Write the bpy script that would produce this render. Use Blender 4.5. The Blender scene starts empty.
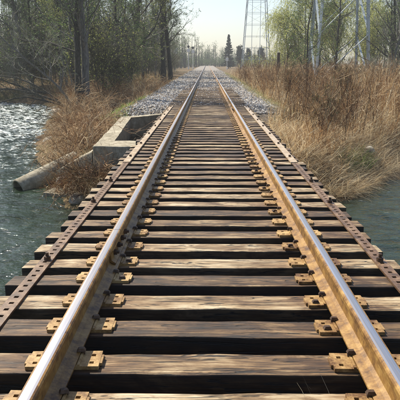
import bpy, bmesh, math, random
import numpy as np
from mathutils import Vector, Matrix
from mathutils import noise as noise3

R = math.radians
scene = bpy.context.scene
col = scene.collection

# ------------------------------------------------------------------ camera, sky, sun, exposure
CAM_Z = 1.46
cam_d = bpy.data.cameras.new('camera')
cam = bpy.data.objects.new('camera', cam_d)
col.objects.link(cam)
cam.location = (-0.047, 0.0, CAM_Z)
cam_d.sensor_width = 36.0
cam_d.lens = 52.5
cam_d.clip_start = 0.05
cam_d.clip_end = 3000
cam.rotation_euler = (R(90 - 13.3), 0, R(0.69))
scene.camera = cam

SUN_EL, SUN_AZ = 50.0, -44.0                     # azimuth measured from the track's direction, minus = to the left
sun_dir = Vector((math.sin(R(SUN_AZ)) * math.cos(R(SUN_EL)), math.cos(R(SUN_AZ)) * math.cos(R(SUN_EL)), math.sin(R(SUN_EL))))
world = bpy.data.worlds.new('World')
scene.world = world
world.use_nodes = True
wn = world.node_tree
bg = wn.nodes['Background']
sky = wn.nodes.new('ShaderNodeTexSky')
sky.sky_type = 'NISHITA'
sky.sun_disc = False
sky.sun_elevation = R(SUN_EL)
sky.sun_rotation = R(SUN_AZ)
sky.air_density = 1.0
sky.dust_density = 1.1
sky.ozone_density = 1.0
wn.links.new(sky.outputs[0], bg.inputs[0])
bg.inputs[1].default_value = 0.10

sl = bpy.data.lights.new('sun', 'SUN')
sl.energy = 4.8
sl.angle = R(0.6)
sl.color = (1.0, 0.90, 0.73)
so = bpy.data.objects.new('sun', sl)
col.objects.link(so)
so.rotation_euler = (-sun_dir).to_track_quat('-Z', 'Y').to_euler()
so.location = (-20, 20, 40)

vs = scene.view_settings
vs.view_transform = 'Standard'
vs.look = 'None'
vs.exposure = 0.72
vs.gamma = 1.0
vs.use_curve_mapping = False
scene.cycles.use_denoising = True
scene.cycles.max_bounces = 5
scene.cycles.diffuse_bounces = 3
scene.cycles.glossy_bounces = 3
scene.cycles.transmission_bounces = 3
scene.cycles.volume_bounces = 0
scene.cycles.caustics_reflective = False
scene.cycles.caustics_refractive = False
scene.cycles.sample_clamp_indirect = 6.0

# ------------------------------------------------------------------ helpers
def link(o, parent=None):
    col.objects.link(o)
    if parent is not None:
        o.parent = parent
    return o

def tag(o, label=None, cat=None, group=None, kind=None):
    if label: o['label'] = label
    if cat: o['category'] = cat
    if group: o['group'] = group
    if kind: o['kind'] = kind
    return o

def empty(name, loc=(0, 0, 0), rz=0.0):
    o = bpy.data.objects.new(name, None)
    o.empty_display_size = 0.2
    o.location = loc
    o.rotation_euler = (0, 0, rz)
    return link(o)

def np_mesh(name, parts, mats, smooth=False, tint=None):
    """parts: list of (verts Nx3, faces MxK, material index). tint: list of per-vertex colour arrays."""
    Vs, loops, starts, tots, mi = [], [], [], [], []
    off = lo = 0
    for V, F, m in parts:
        V = np.asarray(V, dtype=np.float32).reshape(-1, 3)
        F = np.asarray(F, dtype=np.int32)
        k = F.shape[1]
        Vs.append(V)
        loops.append((F + off).ravel())
        starts.append(lo + np.arange(len(F), dtype=np.int32) * k)
        tots.append(np.full(len(F), k, dtype=np.int32))
        mi.append(np.full(len(F), m, dtype=np.int32))
        off += len(V)
        lo += F.size
    V = np.concatenate(Vs); L = np.concatenate(loops); S = np.concatenate(starts); T = np.concatenate(tots); M = np.concatenate(mi)
    me = bpy.data.meshes.new(name)
    me.vertices.add(len(V)); me.vertices.foreach_set('co', V.ravel())
    me.loops.add(len(L)); me.loops.foreach_set('vertex_index', L)
    me.polygons.add(len(S)); me.polygons.foreach_set('loop_start', S); me.polygons.foreach_set('loop_total', T)
    me.polygons.foreach_set('material_index', M)
    me.polygons.foreach_set('use_smooth', np.full(len(S), bool(smooth)))
    if not isinstance(mats, (list, tuple)): mats = [mats]
    for m in mats: me.materials.append(m)
    if tint is not None:
        a = me.attributes.new('tint', 'FLOAT_COLOR', 'POINT')
        c = np.concatenate([np.asarray(t, dtype=np.float32) for t in tint])
        c = np.concatenate([c, np.ones((len(c), 1), dtype=np.float32)], 1)
        a.data.foreach_set('color', c.ravel())
    me.update(calc_edges=True)
    me.validate()
    return me

def obj(name, me, parent=None, loc=(0, 0, 0), rot=(0, 0, 0)):
    o = bpy.data.objects.new(name, me)
    o.location = loc
    o.rotation_euler = rot
    return link(o, parent)

def bm_mesh(name, bm, mats, smooth=False):
    me = bpy.data.meshes.new(name)
    bmesh.ops.recalc_face_normals(bm, faces=bm.faces)
    bm.to_mesh(me); bm.free()
    if not isinstance(mats, (list, tuple)): mats = [mats]
    for m in mats: me.materials.append(m)
    if smooth:
        for p in me.polygons: p.use_smooth = True
    return me

def bm_box(bm, c, s, rot=None):
    M = Matrix.Translation(Vector(c))
    if rot is not None: M = M @ rot
    M = M @ Matrix.Diagonal((s[0], s[1], s[2], 1))
    return bmesh.ops.create_cube(bm, size=1.0, matrix=M)['verts']

def bm_bar(bm, a, b, w, h=None):
    a, b = Vector(a), Vector(b)
    d = b - a
    q = d.to_track_quat('Z', 'Y').to_matrix().to_4x4()
    M = Matrix.Translation((a + b) / 2) @ q @ Matrix.Diagonal((w, h or w, d.length, 1))
    return bmesh.ops.create_cube(bm, size=1.0, matrix=M)['verts']

def bm_cyl(bm, a, b, r, r2=None, seg=12):
    a, b = Vector(a), Vector(b)
    d = b - a
    q = d.to_track_quat('Z', 'Y').to_matrix().to_4x4()
    return bmesh.ops.create_cone(bm, cap_ends=True, segments=seg, radius1=r, radius2=r if r2 is None else r2, depth=d.length,
                                 matrix=Matrix.Translation((a + b) / 2) @ q)['verts']

def bevel_all(bm, w, seg=1):
    bmesh.ops.bevel(bm, geom=list(bm.edges), offset=w, segments=seg, affect='EDGES', profile=0.5)

def norm(v):
    return v / np.maximum(np.linalg.norm(v, axis=-1, keepdims=True), 1e-9)

def wave_noise(x, y, scale, seed, n=10):
    r = np.random.default_rng(seed)
    out = np.zeros_like(x, dtype=float)
    for i in range(n):
        a = r.uniform(0, 2 * math.pi); f = r.uniform(0.5, 2.2) / scale * 2 * math.pi / 2
        out += np.sin((x * math.cos(a) + y * math.sin(a)) * f + r.uniform(0, 6.28)) / (1 + i * 0.15)
    return out / 3.2

def sstep(a, b, x):
    t = np.clip((x - a) / (b - a), 0, 1)
    return t * t * (3 - 2 * t)

# tubes along many paths at once: P (N,K,3), Rr (N,K)
def tubes(P, Rr, sides=3):
    N, K, _ = P.shape
    T = np.empty_like(P)
    T[:, 1:-1] = P[:, 2:] - P[:, :-2]; T[:, 0] = P[:, 1] - P[:, 0]; T[:, -1] = P[:, -1] - P[:, -2]
    T = norm(T)
    d = norm(P[:, -1] - P[:, 0])
    ref = np.where(np.abs(d[:, 2:3]) < 0.8, np.array([[0, 0, 1.0]]), np.array([[1.0, 0, 0]]))
    U = norm(np.cross(T, ref[:, None, :])); W = np.cross(T, U)
    a = np.arange(sides) / sides * 2 * math.pi
    V = P[:, :, None, :] + Rr[:, :, None, None] * (np.cos(a)[None, None, :, None] * U[:, :, None, :] + np.sin(a)[None, None, :, None] * W[:, :, None, :])
    idx = np.arange(N * K * sides).reshape(N, K, sides)
    A = idx[:, :-1]; B = idx[:, 1:]
    F = np.stack([A, np.roll(A, -1, 2), np.roll(B, -1, 2), B], -1).reshape(-1, 4)
    return V.reshape(-1, 3), F

# flat curved blades: base (N,3), heading (N), length, width, lean (start angle off vertical), bend (added along the blade)
def blades(base, head, length, width, lean, bend, rng, K=4):
    N = len(base)
    t = np.linspace(0, 1, K)
    ang = lean[:, None] + bend[:, None] * t[None, :]
    seg = length[:, None] / (K - 1)
    h = np.cumsum(np.sin(ang) * seg, 1) - np.sin(ang[:, :1]) * seg
    z = np.cumsum(np.cos(ang) * seg, 1) - np.cos(ang[:, :1]) * seg
    P = np.empty((N, K, 3))
    P[:, :, 0] = base[:, None, 0] + h * np.cos(head)[:, None]
    P[:, :, 1] = base[:, None, 1] + h * np.sin(head)[:, None]
    P[:, :, 2] = base[:, None, 2] + z
    tw = rng.uniform(0, math.pi, N)
    side = np.stack([np.cos(tw), np.sin(tw), np.zeros(N)], -1)[:, None, :]
    w = width[:, None] * (1 - 0.8 * t[None, :] ** 1.5)
    V = np.stack([P - side * w[:, :, None] / 2, P + side * w[:, :, None] / 2], 2)
    idx = np.arange(N * K * 2).reshape(N, K, 2)
    F = np.stack([idx[:, :-1, 0], idx[:, :-1, 1], idx[:, 1:, 1], idx[:, 1:, 0]], -1).reshape(-1, 4)
    return V.reshape(-1, 3), F, P

# small four-cornered leaves at points
def leaf_quads(C, size, rng):
    N = len(C)
    a = norm(rng.normal(size=(N, 3))); b = norm(np.cross(a, rng.normal(size=(N, 3))))
    s = size[:, None]
    V = np.stack([C - a * s, C + b * s * 0.5, C + a * s, C - b * s * 0.5], 1).reshape(-1, 3)
    return V, np.arange(N * 4).reshape(N, 4)

def palette(n, cols, rng, w=None, jit=0.18):
    c = np.array(cols)[rng.choice(len(cols), n, p=w)]
    return np.clip(c * rng.uniform(1 - jit, 1 + jit, (n, 1)), 0, 1)

# ------------------------------------------------------------------ materials
def new_mat(name):
    m = bpy.data.materials.new(name); m.use_nodes = True
    nt = m.node_tree
    return m, nt, nt.nodes['Principled BSDF']

def N(nt, t, **kw):
    n = nt.nodes.new(t)
    for k, v in kw.items():
        if hasattr(n, k): setattr(n, k, v)
        else: n.inputs[k.replace('_', ' ')].default_value = v
    return n

def ramp(nt, src, stops):
    r = nt.nodes.new('ShaderNodeValToRGB')
    e = r.color_ramp.elements
    while len(e) < len(stops): e.new(0.5)
    for el, (p, c) in zip(e, stops):
        el.position = p
        el.color = (c, c, c, 1) if isinstance(c, (int, float)) else (*c, 1)
    nt.links.new(src, r.inputs[0])
    return r.outputs[0]

def mixc(nt, fac, a, b, mode='MIX'):
    m = nt.nodes.new('ShaderNodeMix'); m.data_type = 'RGBA'; m.blend_type = mode
    for i, v in ((0, fac), (6, a), (7, b)):
        if hasattr(v, 'links'): nt.links.new(v, m.inputs[i])
        elif i == 0: m.inputs[i].default_value = v
        else: m.inputs[i].default_value = (*v, 1)
    return m.outputs[2]

def coords(nt, scale=(1, 1, 1), kind='Object', rand=0.0):
    tc = nt.nodes.new('ShaderNodeTexCoord')
    src = tc.outputs[kind]
    if rand:
        oi = nt.nodes.new('ShaderNodeObjectInfo')
        mul = nt.nodes.new('ShaderNodeMath'); mul.operation = 'MULTIPLY'; mul.inputs[1].default_value = rand
        nt.links.new(oi.outputs['Random'], mul.inputs[0])
        add = nt.nodes.new('ShaderNodeVectorMath'); add.operation = 'ADD'
        nt.links.new(src, add.inputs[0]); nt.links.new(mul.outputs[0], add.inputs[1])
        src = add.outputs[0]
    mp = nt.nodes.new('ShaderNodeMapping'); mp.inputs['Scale'].default_value = scale
    nt.links.new(src, mp.inputs[0])
    return mp.outputs[0]

def noise(nt, vec, scale=5, detail=5, rough=0.6, dist=0.0):
    n = nt.nodes.new('ShaderNodeTexNoise')
    n.inputs['Scale'].default_value = scale; n.inputs['Detail'].default_value = detail
    n.inputs['Roughness'].default_value = rough; n.inputs['Distortion'].default_value = dist
    nt.links.new(vec, n.inputs['Vector'])
    return n.outputs['Fac']

def bump(nt, bsdf, h, strength=0.5, dist=0.02):
    b = nt.nodes.new('ShaderNodeBump'); b.inputs['Strength'].default_value = strength; b.inputs['Distance'].default_value = dist
    nt.links.new(h, b.inputs['Height']); nt.links.new(b.outputs[0], bsdf.inputs['Normal'])
    return b

def math_n(nt, op, a, b=None):
    m = nt.nodes.new('ShaderNodeMath'); m.operation = op
    for i, v in ((0, a), (1, b)):
        if v is None: continue
        if hasattr(v, 'links'): nt.links.new(v, m.inputs[i])
        else: m.inputs[i].default_value = v
    return m.outputs[0]

def make_wood():
    m, nt, b = new_mat('weathered_tie_wood')
    long_ = coords(nt, (1, 1, 1), rand=97.0)
    st = nt.nodes.new('ShaderNodeMapping'); st.inputs['Scale'].default_value = (1.6, 26, 26); nt.links.new(long_, st.inputs[0])
    patch = nt.nodes.new('ShaderNodeMapping'); patch.inputs['Scale'].default_value = (2.6, 6.5, 6.5); nt.links.new(long_, patch.inputs[0])
    grain = noise(nt, st.outputs[0], 1.6, 8, 0.7, 0.4)
    pt = noise(nt, patch.outputs[0], 1.0, 5, 0.62, 0.6)
    fg = nt.nodes.new('ShaderNodeMapping'); fg.inputs['Scale'].default_value = (5.0, 95, 95); nt.links.new(long_, fg.inputs[0])
    fine = noise(nt, fg.outputs[0], 1.3, 6, 0.75, 0.3)
    mix = math_n(nt, 'ADD', math_n(nt, 'ADD', math_n(nt, 'MULTIPLY', grain, 0.38), math_n(nt, 'MULTIPLY', fine, 0.22)), math_n(nt, 'MULTIPLY', pt, 0.40))
    oi = nt.nodes.new('ShaderNodeObjectInfo')
    mix = math_n(nt, 'ADD', mix, math_n(nt, 'MULTIPLY', math_n(nt, 'SUBTRACT', oi.outputs['Random'], 0.5), 0.16))
    c = ramp(nt, mix, [(0.37, (0.015, 0.008, 0.004)), (0.44, (0.080, 0.042, 0.017)), (0.50, (0.19, 0.115, 0.050)), (0.56, (0.34, 0.25, 0.14)), (0.65, (0.58, 0.49, 0.345))])
    # long drying checks
    ck = nt.nodes.new('ShaderNodeMapping'); ck.inputs['Scale'].default_value = (0.9, 16, 16); nt.links.new(long_, ck.inputs[0])
    cn = noise(nt, ck.outputs[0], 1.3, 4, 0.55, 0.8)
    line = math_n(nt, 'ABSOLUTE', math_n(nt, 'SUBTRACT', cn, 0.5))
    crack = ramp(nt, line, [(0.0, 0.0), (0.010, 0.1), (0.022, 1.0)])
    c = mixc(nt, crack, (0.012, 0.008, 0.005), c)
    bl = nt.nodes.new('ShaderNodeMapping'); bl.inputs['Scale'].default_value = (2.4, 5.0, 5.0); bl.inputs['Location'].default_value = (3.7, 1.2, 0.4); nt.links.new(long_, bl.inputs[0])
    blot = ramp(nt, noise(nt, bl.outputs[0], 1.0, 6, 0.68, 1.2), [(0.50, 0.0), (0.60, 0.85)])
    c = mixc(nt, blot, c, mixc(nt, 1.0, c, (0.42, 0.32, 0.22), 'MULTIPLY'))
    # brown rust staining beside the rails
    tc = nt.nodes.new('ShaderNodeTexCoord'); sx = nt.nodes.new('ShaderNodeSeparateXYZ'); nt.links.new(tc.outputs['Object'], sx.inputs[0])
    ax = math_n(nt, 'ABSOLUTE', math_n(nt, 'SUBTRACT', math_n(nt, 'ABSOLUTE', sx.outputs[0]), 0.75))
    st2 = ramp(nt, math_n(nt, 'ADD', ax, math_n(nt, 'MULTIPLY', pt, 0.35)), [(0.22, 0.75), (0.55, 0.0)])
    c = mixc(nt, st2, c, mixc(nt, 1.0, c, (0.62, 0.42, 0.26), 'MULTIPLY'))
    # creosoted sides, colour darkened to deepen the shade between ties; tops weathered
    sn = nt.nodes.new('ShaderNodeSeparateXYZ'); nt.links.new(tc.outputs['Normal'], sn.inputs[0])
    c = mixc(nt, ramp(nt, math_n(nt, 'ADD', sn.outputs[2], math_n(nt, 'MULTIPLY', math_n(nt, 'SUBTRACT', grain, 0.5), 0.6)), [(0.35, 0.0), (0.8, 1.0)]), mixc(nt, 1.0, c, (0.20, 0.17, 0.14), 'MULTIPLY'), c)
    nt.links.new(c, b.inputs['Base Color'])
    nt.links.new(ramp(nt, grain, [(0.3, 0.5), (0.7, 0.72)]), b.inputs['Roughness'])
    h = math_n(nt, 'ADD', math_n(nt, 'ADD', math_n(nt, 'MULTIPLY', grain, 0.5), math_n(nt, 'MULTIPLY', fine, 0.5)), crack)
    bump(nt, b, h, 0.75, 0.008)
    return m

def make_rust(name, c0, c1, c2, rough=0.62, sc=14, spec=0.4):
    m, nt, b = new_mat(name)
    v = coords(nt, (1, 1, 1), rand=31.0)
    n1 = noise(nt, v, sc, 6, 0.65)
    n2 = noise(nt, v, sc * 7, 3, 0.6)
    f = math_n(nt, 'ADD', math_n(nt, 'MULTIPLY', n1, 0.75), math_n(nt, 'MULTIPLY', n2, 0.25))
    oi = nt.nodes.new('ShaderNodeObjectInfo')
    f2 = math_n(nt, 'ADD', f, math_n(nt, 'MULTIPLY', math_n(nt, 'SUBTRACT', oi.outputs['Random'], 0.5), 0.13 if name == 'plate_rust' else 0.0))
    c = ramp(nt, f2, [(0.36, c0), (0.5, c1), (0.64, c2)])
    nt.links.new(c, b.inputs['Base Color'])
    b.inputs['Roughness'].default_value = rough
    b.inputs['Specular IOR Level'].default_value = spec
    bump(nt, b, f, 0.4, 0.003)
    return m

def make_tint(name, rough=0.7, transl=0.3, gain=1.0):
    m, nt, b = new_mat(name)
    a = nt.nodes.new('ShaderNodeAttribute'); a.attribute_name = 'tint'
    nt.links.new(a.outputs['Color'], b.inputs['Base Color'])
    b.inputs['Roughness'].default_value = rough
    b.inputs['Specular IOR Level'].default_value = 0.25
    if transl:
        tr = nt.nodes.new('ShaderNodeBsdfTranslucent'); nt.links.new(a.outputs['Color'], tr.inputs[0])
        mx = nt.nodes.new('ShaderNodeMixShader'); mx.inputs[0].default_value = transl
        nt.links.new(b.outputs[0], mx.inputs[1]); nt.links.new(tr.outputs[0], mx.inputs[2])
        nt.links.new(mx.outputs[0], nt.nodes['Material Output'].inputs[0])
    return m

def make_plain(name, c0, c1, scale=6, rough=0.75, strength=0.4, dist=0.01, stretch=(1, 1, 1), rand=13.0, metallic=0.0):
    m, nt, b = new_mat(name)
    v = coords(nt, stretch, rand=rand)
    n1 = noise(nt, v, scale, 7, 0.65)
    nt.links.new(ramp(nt, n1, [(0.33, c0), (0.67, c1)]), b.inputs['Base Color'])
    b.inputs['Roughness'].default_value = rough; b.inputs['Metallic'].default_value = metallic
    if strength: bump(nt, b, n1, strength, dist)
    return m

def make_leaf(name, c0, c1, transl=0.35):
    m, nt, b = new_mat(name)
    oi = nt.nodes.new('ShaderNodeNewGeometry')
    c = ramp(nt, oi.outputs['Random Per Island'], [(0.0, c0), (1.0, c1)])
    nt.links.new(c, b.inputs['Base Color']); b.inputs['Roughness'].default_value = 0.6
    tr = nt.nodes.new('ShaderNodeBsdfTranslucent'); nt.links.new(c, tr.inputs[0])
    mx = nt.nodes.new('ShaderNodeMixShader'); mx.inputs[0].default_value = transl
    nt.links.new(b.outputs[0], mx.inputs[1]); nt.links.new(tr.outputs[0], mx.inputs[2])
    nt.links.new(mx.outputs[0], nt.nodes['Material Output'].inputs[0])
    return m

M_WOOD = make_wood()
M_RUST = make_rust('rail_rust', (0.07, 0.030, 0.010), (0.23, 0.122, 0.032), (0.38, 0.235, 0.070), 0.5, 9)
M_PLATE = make_rust('plate_rust', (0.09, 0.04, 0.014), (0.29, 0.175, 0.065), (0.47, 0.33, 0.15), 0.55, 13)
M_DARKIRON = make_rust('dark_iron', (0.02, 0.012, 0.009), (0.055, 0.032, 0.02), (0.13, 0.08, 0.05), 0.5, 20)
M_STRAP = make_rust('strap_iron', (0.045, 0.024, 0.012), (0.13, 0.072, 0.036), (0.27, 0.175, 0.10), 0.5, 12, 0.6)
M_BAR = make_rust('guard_bar_steel', (0.26, 0.17, 0.09), (0.42, 0.32, 0.21), (0.55, 0.47, 0.36), 0.42, 8, 0.6)
def make_polish():
    m, nt, b = new_mat('polished_rail_head')
    v = coords(nt, (30, 0.6, 1))
    n1 = noise(nt, v, 3, 5, 0.6)
    nt.links.new(ramp(nt, n1, [(0.3, (0.46, 0.42, 0.40)), (0.7, (0.72, 0.69, 0.70))]), b.inputs['Base Color'])
    b.inputs['Metallic'].default_value = 1.0
    nt.links.new(ramp(nt, n1, [(0.3, 0.42), (0.7, 0.3)]), b.inputs['Roughness'])
    return m
M_POLISH = make_polish()
def make_concrete():
    m, nt, b = new_mat('old_concrete')
    v = coords(nt, (1, 1, 1), rand=7.0)
    n1 = noise(nt, v, 2.2, 7, 0.65); n2 = noise(nt, v, 14, 6, 0.7)
    vs_ = nt.nodes.new('ShaderNodeMapping'); vs_.inputs['Scale'].default_value = (5, 5, 0.5); nt.links.new(v, vs_.inputs[0])
    n3 = noise(nt, vs_.outputs[0], 1.5, 5, 0.6)
    f = math_n(nt, 'ADD', math_n(nt, 'MULTIPLY', n1, 0.5), math_n(nt, 'MULTIPLY', n2, 0.5))
    c = ramp(nt, f, [(0.33, (0.12, 0.10, 0.06)), (0.5, (0.31, 0.275, 0.20)), (0.66, (0.48, 0.44, 0.345))])
    c = mixc(nt, ramp(nt, n3, [(0.5, 0.0), (0.68, 0.7)]), c, (0.13, 0.115, 0.075))
    nt.links.new(c, b.inputs['Base Color']); b.inputs['Roughness'].default_value = 0.85
    bump(nt, b, f, 0.7, 0.02)
    return m
M_CONC = make_concrete()
M_ROCK = make_plain('grey_rock', (0.16, 0.14, 0.11), (0.48, 0.44, 0.37), 7, 0.85, 0.8, 0.03)
M_BARK = make_plain('dark_bark', (0.014, 0.014, 0.012), (0.095, 0.088, 0.07), 9, 0.9, 1.0, 0.03, (3, 3, 0.5))
M_BARK2 = make_plain('grey_bark', (0.05, 0.052, 0.05), (0.22, 0.215, 0.20), 8, 0.9, 1.0, 0.03, (3, 3, 0.5))
M_TWIG = make_plain('twig_bark', (0.028, 0.030, 0.022), (0.13, 0.125, 0.095), 2, 0.85, 0)
M_TWIG2 = make_plain('pale_twig_bark', (0.16, 0.15, 0.12), (0.42, 0.40, 0.34), 2, 0.85, 0)
M_BROWNTWIG = make_plain('brown_twig_bark', (0.07, 0.04, 0.022), (0.24, 0.15, 0.085), 2, 0.8, 0)
M_BUD = make_leaf('spring_buds', (0.06, 0.12, 0.045), (0.20, 0.28, 0.08))
M_BUD2 = make_leaf('yellow_green_buds', (0.22, 0.27, 0.07), (0.40, 0.42, 0.14), 0.45)
M_WILLOW = make_leaf('willow_leaves', (0.42, 0.47, 0.11), (0.66, 0.68, 0.28), 0.55)
M_NEEDLE = make_leaf('dark_needles', (0.012, 0.030, 0.022), (0.035, 0.075, 0.04), 0.1)
M_EVER = make_leaf('evergreen_leaves', (0.015, 0.03, 0.02), (0.05, 0.085, 0.045), 0.15)
M_REED = make_tint('dead_reed', 0.6, 0.42)
M_BRUSH = make_tint('dead_brush', 0.65, 0.25)
M_GRASS = make_tint('green_grass', 0.6, 0.4)
M_STEEL = make_plain('galvanised_steel', (0.36, 0.42, 0.45), (0.52, 0.58, 0.60), 3, 0.55, 0, metallic=0.0)
M_BLACK = make_plain('black_paint', (0.01, 0.01, 0.012), (0.03, 0.03, 0.03), 5, 0.5, 0)
M_WHITE = make_plain('white_paint', (0.62, 0.62, 0.60), (0.8, 0.8, 0.78), 5, 0.5, 0)
M_POST = make_plain('old_post_wood', (0.05, 0.035, 0.025), (0.20, 0.15, 0.11), 8, 0.9, 0.8, 0.02, (4, 4, 0.6))

# ------------------------------------------------------------------ terrain and water
WATER_Z = -1.40
WPOLY = np.array([(-200, 60), (-60, 50), (-30, 45.5), (-15, 43), (-11.2, 41), (-9.3, 36), (-7.9, 29.5), (-6.7, 24), (-5.5, 19), (-4.8, 16.4), (-4.1, 14.0), (-3.5, 12.3), (-2.9, 11.45), (-2.0, 11.3), (-1.3, 11.9),
                  (0, 12.05), (2.2, 11.9), (3.0, 12.3), (3.7, 13.5), (4.5, 14.7), (5.5, 16.4), (8, 19.0), (14, 22.5), (26, 27), (60, 36), (200, 60), (200, 20), (60, 2), (25, -4), (8, -9), (-6, -9), (-15, -3), (-24, 12), (-60, 30), (-200, 40)], float)
def water_sd(x, y):
    """+ on land, - in the stream"""
    p = np.stack([x.ravel(), y.ravel()], 1)
    best = np.full(len(p), 1e9); inside = np.zeros(len(p), bool)
    n = len(WPOLY)
    for i in range(n):
        a = WPOLY[i]; b = WPOLY[(i + 1) % n]
        ab = b - a
        t = np.clip(((p - a) @ ab) / (ab @ ab), 0, 1)
        d = np.linalg.norm(p - (a + t[:, None] * ab), axis=1)
        best = np.minimum(best, d)
        cond = (a[1] > p[:, 1]) != (b[1] > p[:, 1])
        xi = a[0] + (p[:, 1] - a[1]) / (b[1] - a[1] + 1e-12) * ab[0]
        inside ^= cond & (p[:, 0] < xi)
    return np.where(inside, -best, best).reshape(x.shape)

def ground_z(x, y):
    x = np.asarray(x, float); y = np.asarray(y, float)
    sd = water_sd(x, y) + 0.25 * wave_noise(x, y, 1.6, 3)
    z = -2.3 + 0.95 * sstep(-2.0, 0.1, sd) + 0.75 * sstep(-0.05, 1.5, sd) + 0.18 * sstep(1.5, 6, sd)
    z = z + (0.12 * wave_noise(x, y, 5, 5) + 0.045 * wave_noise(x, y, 1.1, 6)) * sstep(-0.5, 1.5, sd)
    # hollow below the deck, inside the abutment
    k = sstep(1.75, 1.45, np.abs(x)) * sstep(20.0, 19.0, y) * sstep(11, 12, y)
    z = z * (1 - k) + np.minimum(z, -0.85) * k
    kb = ((x > -2.75) & (x < -1.3) & (y > 12.2) & (y < 19.0))
    z = np.where(kb, np.minimum(z, -0.8), z)
    # ballasted embankment beyond the bridge
    w = np.abs(x + 0.2)
    emb = -0.055 + 0.06 * sstep(28, 42, y) - 0.62 * sstep(2.35, 4.2, w) + 0.02 * wave_noise(x, y, 1.3, 9)
    ke = sstep(19.2, 20.6, y) * sstep(4.6, 3.6, w)
    return z * (1 - ke) + np.maximum(z, emb) * ke

def axis(lo, hi, flo, fhi, step, grow=1.13):
    a = list(np.arange(flo, fhi + 1e-6, step))
    s = step; v = flo
    left = []
    while v > lo:
        s *= grow; v -= s; left.append(max(v, lo))
    s = step; v = a[-1]
    while v < hi:
        s *= grow; v += s; a.append(min(v, hi))
    return np.array(left[::-1] + a)

def grid_mesh(name, xs, ys, zf, mat, smooth=True):
    X, Y = np.meshgrid(xs, ys)
    Z = zf(X, Y)
    idx = np.arange(X.size).reshape(X.shape)
    F = np.stack([idx[:-1, :-1], idx[:-1, 1:], idx[1:, 1:], idx[1:, :-1]], -1).reshape(-1, 4)
    return np_mesh(name, [(np.stack([X, Y, Z], -1), F, 0)], mat, smooth)

def make_ground():
    m, nt, b = new_mat('bank_soil')
    v = coords(nt)
    n1 = noise(nt, v, 0.35, 6, 0.6); n2 = noise(nt, v, 6, 8, 0.72); n3 = noise(nt, v, 40, 3, 0.6)
    f = math_n(nt, 'ADD', math_n(nt, 'MULTIPLY', n2, 0.65), math_n(nt, 'MULTIPLY', n3, 0.35))
    c = ramp(nt, f, [(0.33, (0.035, 0.024, 0.014)), (0.48, (0.12, 0.082, 0.045)), (0.6, (0.25, 0.18, 0.10)), (0.7, (0.36, 0.28, 0.17))])
    c = mixc(nt, ramp(nt, n1, [(0.52, 0.0), (0.62, 0.55)]), c, (0.075, 0.095, 0.03))
    # crushed-stone bed: where the embankment top is (in metres from the track centre line)
    tc = nt.nodes.new('ShaderNodeTexCoord'); sx = nt.nodes.new('ShaderNodeSeparateXYZ'); nt.links.new(tc.outputs['Object'], sx.inputs[0])
    ax = math_n(nt, 'ABSOLUTE', math_n(nt, 'ADD', sx.outputs[0], 0.2))
    ax = math_n(nt, 'ADD', ax, math_n(nt, 'MULTIPLY', math_n(nt, 'SUBTRACT', n2, 0.5), 2.2))
    kx = ramp(nt, math_n(nt, 'DIVIDE', ax, 5.0), [(0.46, 1.0), (0.60, 0.0)])
    ky = ramp(nt, math_n(nt, 'DIVIDE', math_n(nt, 'SUBTRACT', sx.outputs[1], 18.6), 4.0), [(0.1, 0.0), (0.5, 1.0)])
    vo = nt.nodes.new('ShaderNodeTexVoronoi'); vo.inputs['Scale'].default_value = 22; nt.links.new(v, vo.inputs['Vector'])
    sc_ = nt.nodes.new('ShaderNodeSeparateColor'); nt.links.new(vo.outputs['Color'], sc_.inputs[0])
    st = ramp(nt, sc_.outputs[0], [(0.0, (0.12, 0.11, 0.095)), (0.5, (0.27, 0.25, 0.225)), (1.0, (0.43, 0.405, 0.375))])
    c = mixc(nt, math_n(nt, 'MULTIPLY', kx, ky), c, st)
    nt.links.new(c, b.inputs['Base Color']); b.inputs['Roughness'].default_value = 0.95
    b.inputs['Specular IOR Level'].default_value = 0.2
    bump(nt, b, f, 0.9, 0.06)
    return m

gx = axis(-520, 520, -16, 16, 0.22); gy = axis(-120, 620, 10.5, 46, 0.22)
ground = obj('ground', grid_mesh('ground', gx, gy, ground_z, make_ground()))
tag(ground, 'brown leaf-littered stream bank with a stone embankment', None, None, 'structure')

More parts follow.
